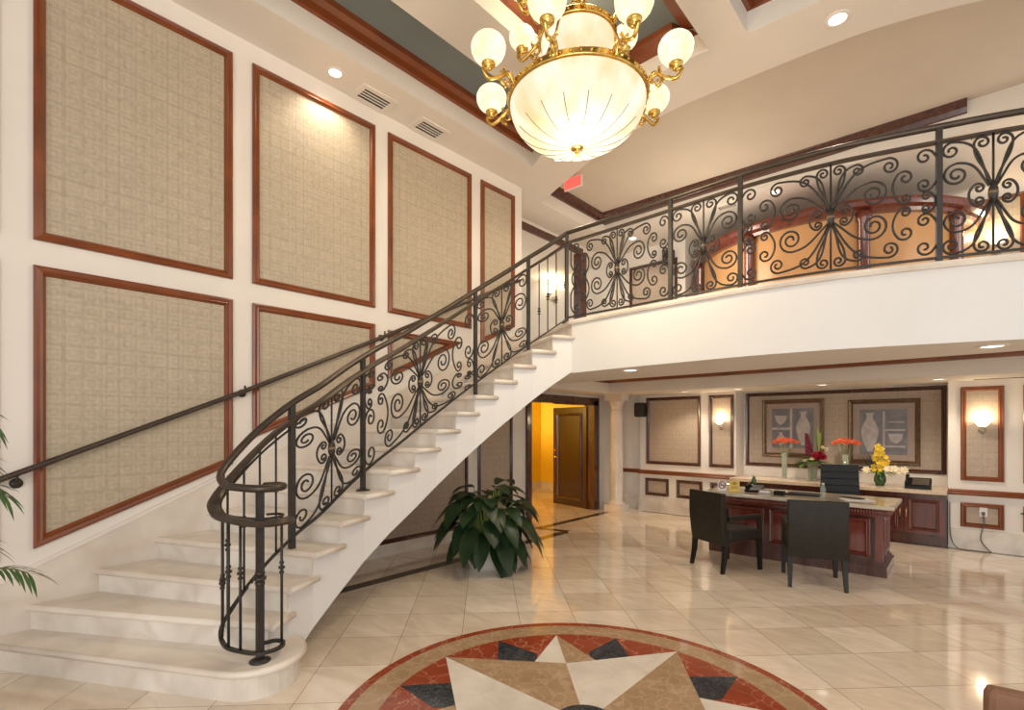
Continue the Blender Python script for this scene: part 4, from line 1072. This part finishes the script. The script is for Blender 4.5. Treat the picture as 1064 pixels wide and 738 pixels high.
# ------------------------------------------------------------------ chairs
def visitor_chair(label):
    t = thing('visitor_chair', label, 'chair', (0, 0, 0))
    # local: +y is the way the sitter faces
    mb = MB(); mb.bevbox((0, .03, .40), (.52, .50, .13), .03); mb.build('seat', M['leather'], t, local=True)
    mb = MB(); rings = []
    for i in range(9):
        q = i/8; z = .30+.57*q; y = -.235-.05*q-.02*sin(pi*q); th_ = .075-.02*q; hw = .262-.0*q
        if i == 8: z = .872
        r = []
        for (ux, uy) in ((-1, -1), (1, -1), (1, 1), (-1, 1)):
            for (ddx, ddy) in (((0, .5), (.5, 0)) if ux*uy > 0 else ((.5, 0), (0, .5))):
                r.append((ux*(hw-.03*ddx), y+uy*(th_/2-.015*ddy), z))
        rings.append(r)
    mb.loft(rings, True, True, False); mb.build('backrest', M['leather'], t, local=True)
    mb = MB(); mb.tube([(-.258, -.305, .765), (.258, -.305, .765)], .0025, 4); mb.tube([(0, -.305, .765), (0, -.275, .32)], .0025, 4); mb.build('stitching', M['seam'], t, local=True)
    for sx in (-1, 1):
        mb = MB()
        mb.bevbox((sx*.245, .02, .60), (.045, .46, .05), .012); mb.bevbox((sx*.245, .235, .50), (.04, .04, .22), .01); mb.build('armrest', M['leather'], t, local=True)
        mb = MB(); mb.loft([[(sx*.245+dx*.018, .245+dy*.018, 0) for dx, dy in ((-1, -1), (1, -1), (1, 1), (-1, 1))], [(sx*.24+dx*.024, .235+dy*.024, .36) for dx, dy in ((-1, -1), (1, -1), (1, 1), (-1, 1))]]); mb.build('leg', M['blkwood'], t, local=True)
        mb = MB(); mb.loft([[(sx*.240+dx*.016, -.29+dy*.018, 0) for dx, dy in ((-1, -1), (1, -1), (1, 1), (-1, 1))], [(sx*.236+dx*.021, -.255+dy*.024, .18) for dx, dy in ((-1, -1), (1, -1), (1, 1), (-1, 1))], [(sx*.236+dx*.024, -.24+dy*.026, .36) for dx, dy in ((-1, -1), (1, -1), (1, 1), (-1, 1))]]); mb.build('leg', M['blkwood'], t, local=True)
    return t
vc = visitor_chair('dark leather visitor chair seen from behind, nearest the right end of the desk')
vc.location = (-1.19, 5.98, 0); vc.rotation_euler = (0, 0, radians(19.5))
dup(vc, (-2.06, 5.98, 0), radians(-27), 'dark leather visitor chair turned in profile at the left end of the desk')
# brown chair at the lower right corner
bcx = thing('suede_chair', 'brown suede chair back cut off by the lower right corner of the photo', 'chair', (.365, 1.83, 0), radians(8))
mb = MB(); mb.bevbox((0, -.05, .42), (.56, .50, .14), .03); mb.build('seat', M['suede'], bcx, local=True)
mb = MB(); mb.bevbox((0, .225, .60), (.60, .07, .50), .02); mb.build('backrest', M['suede'], bcx, local=True)
for sx in (-1, 1):
    for sy in (-.22, .2):
        mb = MB(); mb.loft([[(sx*.24+dx*.016, sy+dy*.016, 0) for dx, dy in ((-1, -1), (1, -1), (1, 1), (-1, 1))], [(sx*.24+dx*.024, sy+dy*.024, .36) for dx, dy in ((-1, -1), (1, -1), (1, 1), (-1, 1))]]); mb.build('leg', M['blkwood'], bcx, local=True)
# black office chair behind the desk
oc = thing('office_chair', 'black high-back office chair behind the reception desk', 'chair', (-1.22, 7.97, 0), radians(200))
mb = MB()
rings = []
for i in range(7):
    q = i/6; z = .50+.58*q; y = -.22-.08*q; r = [(ux*(.23-.01*q), y+uy*.03, z) for ux, uy in ((-1, -1), (1, -1), (1, 1), (-1, 1))]; rings.append(r)
mb.loft(rings, True, True, False)
for i in range(5): z = .62+.09*i; mb.tube([(-.225, -.19-.08*(z-.5)/.58+.0, z), (.225, -.19-.08*(z-.5)/.58, z)], .006, 4)
mb.build('backrest', M['black'], oc, local=True)
mb = MB(); mb.bevbox((0, .02, .46), (.48, .48, .09), .03); mb.build('seat', M['black'], oc, local=True)
mb = MB(); mb.tube([(0, 0, .10), (0, 0, .42)], .03, 10); mb.build('gas_column', M['steel'], oc, local=True)
mb = MB()
for i in range(5): a = 2*pi*i/5; mb.tube([(0, 0, .11), (.27*cos(a), .27*sin(a), .075)], [.025, .015], 6)
star = mb.build('base', M['black'], oc, local=True)
for i in range(5): a = 2*pi*i/5; mb = MB(); mb.lathe([(.005, -.015), (.03, -.015), (.03, .015), (.005, .015)], (.27*cos(a), .27*sin(a), .031), 12, axis=(-sin(a), cos(a), 0)); mb.build('caster', M['black'], star, local=True)
for sx in (-1, 1): mb = MB(); mb.tube([(sx*.22, -.05, .46), (sx*.28, -.05, .50), (sx*.28, -.05, .62), (sx*.28, .16, .66)], .015, 6); mb.build('armrest', M['black'], oc, local=True)

# ------------------------------------------------------------------ things on the desk (top at .7725)
ZD = .773
def card(x, y, w_, h_, m, label, cat='card sign', draw=None):
    t = thing('sign_card', label, cat, (x, y, ZD), TH)
    mb = MB(); mb.obox((0, .012, h_/2), (1, 0, 0), (0, 1, 0), (0, 0, 1), w_, .004, h_); mb.box(-w_/2, w_/2, .0, .05, 0, .003); mb.build('card', m, t, local=True)
    if draw: draw(t)
    return t
def nosmoke(t):
    mb = MB(); c = Vector((0, .008, .075)); pts = [c+Vector((.042*cos(2*pi*i/24), 0, .042*sin(2*pi*i/24))) for i in range(24)]
    mb.tube(pts, .006, 5, closed=True); mb.tube([c+Vector((-.03, 0, .03)), c+Vector((.03, 0, -.03))], .005, 5)
    mb.box(-.028, .028, .005, .009, .070, .080); mb.build('symbol', M['signred'], t, local=True)
def yellowmark(t):
    mb = MB(); c = Vector((0, .008, .09)); pts = [c+Vector((.032*cos(pi*i/12), 0, .032*sin(pi*i/12))) for i in range(13)]
    mb.tube(pts, .004, 5); mb.box(-.012, .012, .005, .009, .085, .105); mb.box(-.045, .045, .006, .009, .055, .062); mb.box(-.045, .045, .006, .009, .035, .04); mb.build('symbol', M['frame'], t, local=True)
card(-2.36, 6.70, .115, .125, M['paperw'], 'small white no-smoking sign card on the left end of the desk', draw=nosmoke)
card(-2.22, 6.74, .135, .135, M['papery'], 'yellow sign card with a dark emblem beside the no-smoking card', draw=yellowmark)
def bottle(x, y, z, label, h=.2, m=None, r=.03):
    t = thing('water_bottle', label, 'bottle', (x, y, z)); mb = MB()
    mb.lathe([(r*.9, 0), (r, .01), (r, h*.3), (r*.93, h*.33), (r, h*.36), (r, h*.62), (r*.5, h*.82), (r*.42, h*.86), (r*.42, h*.93)], (x, y, z), 16); mb.build('body', m or M['glass'], t)
    mb = MB(); mb.lathe([(r*.48, h*.88), (r*.48, h)], (x, y, z), 12); mb.build('cap', M['paperw'], t)
    return t
bottle(-1.26, 6.86, ZD, 'small clear water bottle on the desk in front of the office chair', .17)
bottle(-2.10, 7.12, ZD, 'green tinted spray bottle at the back left of the desk', .2, M['gglass'])
t = thing('desk_telephone', 'black desk telephone beside the yellow sign card', 'telephone', (-2.03, 6.9, ZD))
mb = MB(); mb.prismx([(6.80, ZD), (7.0, ZD), (7.0, ZD+.08), (6.80, ZD+.03)], -2.12, -1.94); mb.build('body', M['black'], t)
mb = MB(); mb.tube([(-2.10, 6.82, ZD+.055), (-2.10, 6.90, ZD+.085), (-2.10, 6.98, ZD+.10)], [.02, .012, .02], 8); mb.build('handset', M['black'], t)
t = thing('business_card_tray', 'small clear tray of white cards on the left half of the desk', 'tray', (-1.87, 6.78, ZD))
mb = MB(); mb.box(-1.94, -1.80, 6.74, 6.82, ZD, ZD+.012); mb.box(-1.94, -1.80, 6.80, 6.82, ZD, ZD+.05); mb.build('tray', M['steel'], t)
mb = MB(); mb.box(-1.93, -1.81, 6.75, 6.80, ZD+.012, ZD+.035); mb.build('card_stack', M['paperw'], t)
mb = MB(); mb.bevbox((-1.70, 6.76, ZD+.025), (.12, .09, .05), .01); tag(mb.build('pen_box', M['black']), 'small black box on the middle of the desk', 'box')
mb = MB(); mb.bevbox((-1.48, 6.98, ZD+.009), (.36, .24, .018), .006); tag(mb.build('leather_folder', M['blkwood']), 'flat dark desk blotter folder in front of the office chair', 'folder')
mb = MB(); mb.obox((-.93, 6.88, ZD+.004), (.9, .43, 0), (-.43, .9, 0), (0, 0, 1), .30, .21, .007); tag(mb.build('paper_sheets', M['paperw']), 'loose white papers on the right half of the desk', 'papers')
mb = MB(); mb.obox((-.98, 6.95, ZD+.012), (.96, -.26, 0), (.26, .96, 0), (0, 0, 1), .22, .10, .008); tag(mb.build('dark_notebook', M['blkwood']), 'thin dark notebook lying on the loose papers', 'notebook')
t = thing('counter_telephone', 'black office telephone tilted on the right end of the back counter', 'telephone', (-.50, 8.85, .76))
mb = MB(); mb.prismx([(8.76, .76), (8.98, .76), (8.98, .90), (8.76, .80)], -.64, -.36); mb.build('body', M['black'], t)
mb = MB(); mb.tube([(-.62, 8.77, .83), (-.62, 8.87, .885), (-.62, 8.98, .925)], [.024, .014, .024], 8); mb.build('handset', M['black'], t)
mb = MB(); mb.poly([(-.56, 8.79, .818), (-.38, 8.79, .818), (-.38, 8.95, .891), (-.56, 8.95, .891)]); mb.build('keypad', M['steel'], t)

# ------------------------------------------------------------------ flowers on the counter (top at .76)
def petals(mb, c, r, n, tilt=0, up=Vector((0, 0, 1)), lay=2, w_=.30):
    c = Vector(c); ex = up.orthogonal().normalized(); ey = up.cross(ex)
    for L in range(lay):
        for i in range(n):
            a = 2*pi*(i+L*.5)/n; d = ex*cos(a)+ey*sin(a); s_ = -ex*sin(a)+ey*cos(a); rr = r*(1-.25*L)
            p = [c+up*(.004+.006*L), c+d*rr*.5+s_*rr*w_+up*(tilt+.01*L)*.5, c+d*rr+up*(tilt+.016*L), c+d*rr*.5-s_*rr*w_+up*(tilt+.01*L)*.5]
            mb._add(p, [(0, 1, 2, 3)], False)
def leafblade(mb, p0, d, L, w_, droop=.3, n=5, fold=.25):
    p0 = Vector(p0); d = Vector(d).normalized(); sd = d.cross(Vector((0, 0, 1))); sd = sd.normalized() if sd.length > .01 else Vector((1, 0, 0))
    rows = []
    for i in range(n+1):
        q = i/n; c = p0+d*L*q+Vector((0, 0, -droop*L*q*q)); ww = w_*sin(pi*min(1, q*.93+.05))**.8*(1 if q < 1 else .1)
        upv = sd.cross(d); rows.append([c-sd*ww+upv*ww*fold, c, c+sd*ww+upv*ww*fold])
    b0 = len(mb.v); vs = [v for r in rows for v in r]; fs = []
    for i in range(n):
        for j in range(2): a = i*3+j; fs.append((a, a+1, a+4, a+3))
    mb._add(vs, fs, True)
def vase_glass(t, x, y, z, r0, r1, h, m='glass'):
    mb = MB(); mb.lathe([(.001, .004), (r0*.92, .004), (r0, 0), (r0, .01), (r1, h), (r1-.004, h), (r0-.004, .015), (.001, .012)], (x, y, z), 20, caps=False); mb.build('vase', M[m], t)
def gerberas(x, y, label):
    z = .76; t = thing('gerbera_vase', label, 'flower vase', (x, y, z)); vase_glass(t, x, y, z, .035, .045, .42)
    heads = [(-.13, 0, .60), (-.06, -.05, .63), (.02, -.06, .61), (.10, -.02, .62), (.15, .02, .60), (0, .05, .64), (-.05, .04, .62)]
    for dx, dy, dz in heads:
        mb = MB(); mb.tube([(x+dx*.15, y+dy*.15, z+.03), (x+dx*.3, y+dy*.3, z+.35), (x+dx, y+dy, z+dz)], .004, 5); s_ = mb.build('stem', M['stem'], t)
        up = Vector((dx*1.2, dy*1.2-.5, 1)).normalized(); mb = MB(); petals(mb, (x+dx, y+dy, z+dz), .072, 14, .0, up, 3, .16); mb.sphere((x+dx, y+dy, z+dz), .014, 6); mb.build('flower_head', M['orangepetal'], s_)
gerberas(-2.22, 9.12, 'tall slim vase of orange gerberas left of the large red bouquet')
gerberas(-1.38, 9.12, 'tall slim vase of orange gerberas between the red and the yellow bouquet')
def redbouquet():
    x, y, z = -1.80, 9.05, .76; t = thing('red_bouquet', 'glass vase with a red and white bouquet of tall magenta ginger and broad leaves', 'flower vase', (x, y, z))
    vase_glass(t, x, y, z, .06, .075, .27)
    mb = MB()
    for i in range(10): a = 2*pi*i/10; mb.tube([(x+.03*cos(a), y+.03*sin(a), z+.02), (x+.05*cos(a+1), y+.05*sin(a+1), z+.34)], .005, 5)
    mb.build('stems', M['stem'], t)
    mb = MB()
    for i in range(26):
        a = 2*pi*i/26+.2; leafblade(mb, (x+.02*cos(a), y-.04+.02*sin(a), z+.25), (cos(a), sin(a)*.5-.1, .15+.8*random.random()), .22+.16*random.random(), .048, .5)
    mb.build('foliage', M['leaf2'], t)
    mb = MB()
    for i in range(70):
        q = i/70; a = i*2.4; r = .050*(1-q*.75); c = Vector((x-.03-.05*q+r*cos(a), y-.05+r*sin(a), z+.40+.34*q)); mb.sphere(c, .019-.006*q, 6)
    mb.build('ginger_spike', M['magpetal'], t)
    mb = MB()
    for i in range(7): a = 2*pi*i/7; leafblade(mb, (x+.08, y, z+.36), (cos(a)*.13, sin(a)*.1, 1), .42+.03*(i % 3), .018, .0)
    mb.build('upright_blades', M['stem'], t)
    for dx, dz in ((.09, .35), (.15, .37), (.05, .39), (.11, .41)):
        mb = MB(); petals(mb, (x+dx, y-.08, z+dz), .07, 9, .03, Vector((.2, -.8, .6)).normalized(), 4, .3); mb.build('red_bloom', M['redpetal'], t)
    for dx, dz in ((-.08, .28), (-.02, .27), (.05, .27), (.02, .31), (.15, .52), (.20, .49)):
        mb = MB(); c = Vector((x+dx, y-.08, z+dz)); r_ = .062 if dz < .4 else .035
        for k in range(3): petals(mb, c, r_*(1-.2*k), 8, r_*.5*(k+1)*.6, Vector((0, -.7, .7)).normalized(), 2, .4)
        mb.build('white_bloom', M['whitepetal'], t)
redbouquet()
def yellowbouquet():
    x, y, z = -.93, 8.92, .76; t = thing('yellow_bouquet', 'green glass vase with a bouquet of yellow orchids and lilies', 'flower vase', (x, y, z))
    mb = MB(); mb.lathe([(.045, 0), (.05, .01), (.075, .07), (.07, .13), (.055, .17), (.06, .20), (.055, .20), (.05, .17), (.001, .03)], (x, y, z), 20, caps=False); mb.build('vase', M['gglass'], t)
    mb = MB()
    for i in range(20):
        a = 2*pi*i/20; leafblade(mb, (x, y, z+.19), (cos(a), sin(a)*.7, .2+.3*random.random()), .16+.12*random.random(), .022, .4)
    mb.build('foliage', M['leaf2'], t)
    random.seed(3)
    for i in range(38):
        q = i/38; dx = -.13+.26*random.random()*(1-q)+.12*q; c = (x+dx+.03*random.uniform(-1, 1)-.0, y-.06+.05*random.random(), z+.22+.36*q)
        mb = MB(); petals(mb, c, .042, 5, .008, Vector((random.uniform(-.4, .4), -.8, .4)).normalized(), 2, .4); mb.build('yellow_bloom', M['yelpetal'], t)
    for dx, dz in ((-.15, .22), (.10, .24), (.17, .25), (.23, .22), (.13, .19), (.28, .24)):
        mb = MB(); petals(mb, (x+dx, y-.09, z+dz), .065, 7, .015, Vector((.1, -.8, .5)).normalized(), 2, .3); mb.build('pale_bloom', M['whitepetal'], t)
    mb = MB()
    for i in range(6): leafblade(mb, (x-.05, y, z+.2), (-.5-.1*i, 0, 1.5-.25*i), .34-.02*i, .045, .15)
    mb.build('dark_leaves', M['leaf'], t)
yellowbouquet()

# ------------------------------------------------------------------ outlets and cables
t = thing('wall_outlet', 'white electrical outlet plate on the small wainscot panel', 'outlet', (.155, YB, .45))
mb = MB(); mb.bevbox((.155, YB-.010, .50), (.075, .012, .12), .004); mb.build('plate', M['paperw'], t)
mb = MB(); mb.bevbox((.155, YB-.030, .485), (.035, .035, .04), .006); mb.build('plug', M['cable'], t)
mb = MB(); mb.tube(catmull([(.155, YB-.045, .48), (.16, YB-.05, .35), (.13, YB-.05, .15), (.20, YB-.08, .03), (.22, YB-.14, .012), (.05, YB-.16, .010), (-.08, YB-.13, .012), (-.15, YB-.10, .10), (-.172, YB-.05, .3), (-.172, YB-.045, .6)], 6), .006, 6)
tag(mb.build('power_cord', M['cable']), 'thin dark cord hanging from the outlet and running along the floor to the cabinet', 'cable')
mb = MB(); mb.tube(catmull([(.50, YB-.01, .52), (.53, YB-.05, .50), (.58, YB-.09, .3), (.66, YB-.13, .012), (1.2, YB-.2, .012)], 6), .008, 6)
tag(mb.build('black_cord', M['black']), 'black cord leaving the wall at the right edge of the photo', 'cable')

# ------------------------------------------------------------------ plants
def broadplant():
    x, y = -4.09, 4.10; t = thing('broadleaf_plant', 'broad dark-leaved potted plant in a white pot below the staircase', 'potted plant', (x, y, 0))
    mb = MB(); mb.lathe([(.001, .003), (.19, .003), (.20, 0), (.215, .10), (.23, .24), (.24, .26), (.225, .26), (.20, .22), (.001, .22)], (x, y, 0), 28, caps=False); mb.build('pot', M['potwhite'], t)
    mb = MB(); mb.lathe([(.001, .235), (.205, .23)], (x, y, 0), 20); mb.build('soil', M['soil'], t)
    random.seed(12); ms = MB(); leaves = []
    for i in range(84):
        ring_ = i % 4; a = i*2.399963; R = (.26, .34, .30, .17)[ring_]*random.uniform(.75, 1.2); hgt = (.40, .56, .74, .86)[ring_]+random.uniform(-.08, .08)
        tip = Vector((x+R*cos(a), y+R*sin(a), hgt)); base = Vector((x+.06*cos(a), y+.06*sin(a), .23))
        mid = base.lerp(tip, .5)+Vector((0, 0, .10)); ms.tube([base, mid, tip], [.008, .006, .004], 5)
        L = random.uniform(.24, .36); w_ = L*random.uniform(.27, .36); outd = Vector((cos(a+random.uniform(-.4, .4)), sin(a+random.uniform(-.4, .4)), (-.9, -.45, -.05, .35)[ring_]+random.uniform(-.3, .3)))
        mb = MB(); leafblade(mb, tip, outd, L, w_, (.55, .65, .7, .6)[ring_], 8, .28); leaves.append(mb)
    ms.build('stems', M['stem'], t)
    for mb in leaves: mb.build('leaf', M['leaf'], t)
broadplant()
def palmplant():
    x, y = -3.74, -.24; t = thing('palm_plant', 'feathery palm whose frond tips reach in at the left edge of the photo', 'palm', (x, y, 0))
    mb = MB(); mb.lathe([(.001, .003), (.16, .003), (.17, 0), (.22, .34), (.24, .36), (.22, .36), (.20, .31), (.001, .31)], (x, y, 0), 24, caps=False); mb.build('pot', M['terracotta'], t)
    random.seed(5)
    fr = [(50, 1.0, 1.30, .34), (75, .55, 1.05, .45), (30, .3, .85, .5), (95, 1.2, 1.45, .4), (60, .05, .62, .6), (130, .8, 1.2, .5), (180, .8, 1.2, .5), (230, .8, 1.2, .5), (290, .7, 1.1, .5), (340, .8, 1.2, .5), (15, 1.1, 1.4, .4), (68, .8, 1.35, .30), (52, .4, .8, .45)]
    for (a, el, h, R) in fr:
        a = radians(a); d = Vector((cos(a), sin(a), 0)); pts = []
        for i in range(12):
            q = i/11; pts.append(Vector((x, y, .32))+d*(R*.95*q)+Vector((0, 0, h*sin(min(1.9, q*1.9))*.95)))
        mb = MB(); mb.tube(pts, [.009-.006*i/11 for i in range(12)], 5)
        f_ = mb.build('frond_stem', M['bark'], t); mb = MB()
        for i in range(3, 12):
            for e in (-1, 1):
                for h2 in (0, .5):
                    if i == 11 and h2: continue
                    p = pts[i].lerp(pts[min(11, i+1)], h2); tg = (pts[min(11, i+1)]-pts[i-1]).normalized(); sd = tg.cross(Vector((0, 0, 1))); sd = sd.normalized() if sd.length > .05 else Vector((-d.y, d.x, 0))
                    leafblade(mb, p, sd*e*.8+tg*.75, 17e-2-.008*abs(i-7), .008, .45, 4, .3)
        mb.build('leaflets', M['palm'], f_)
palmplant()
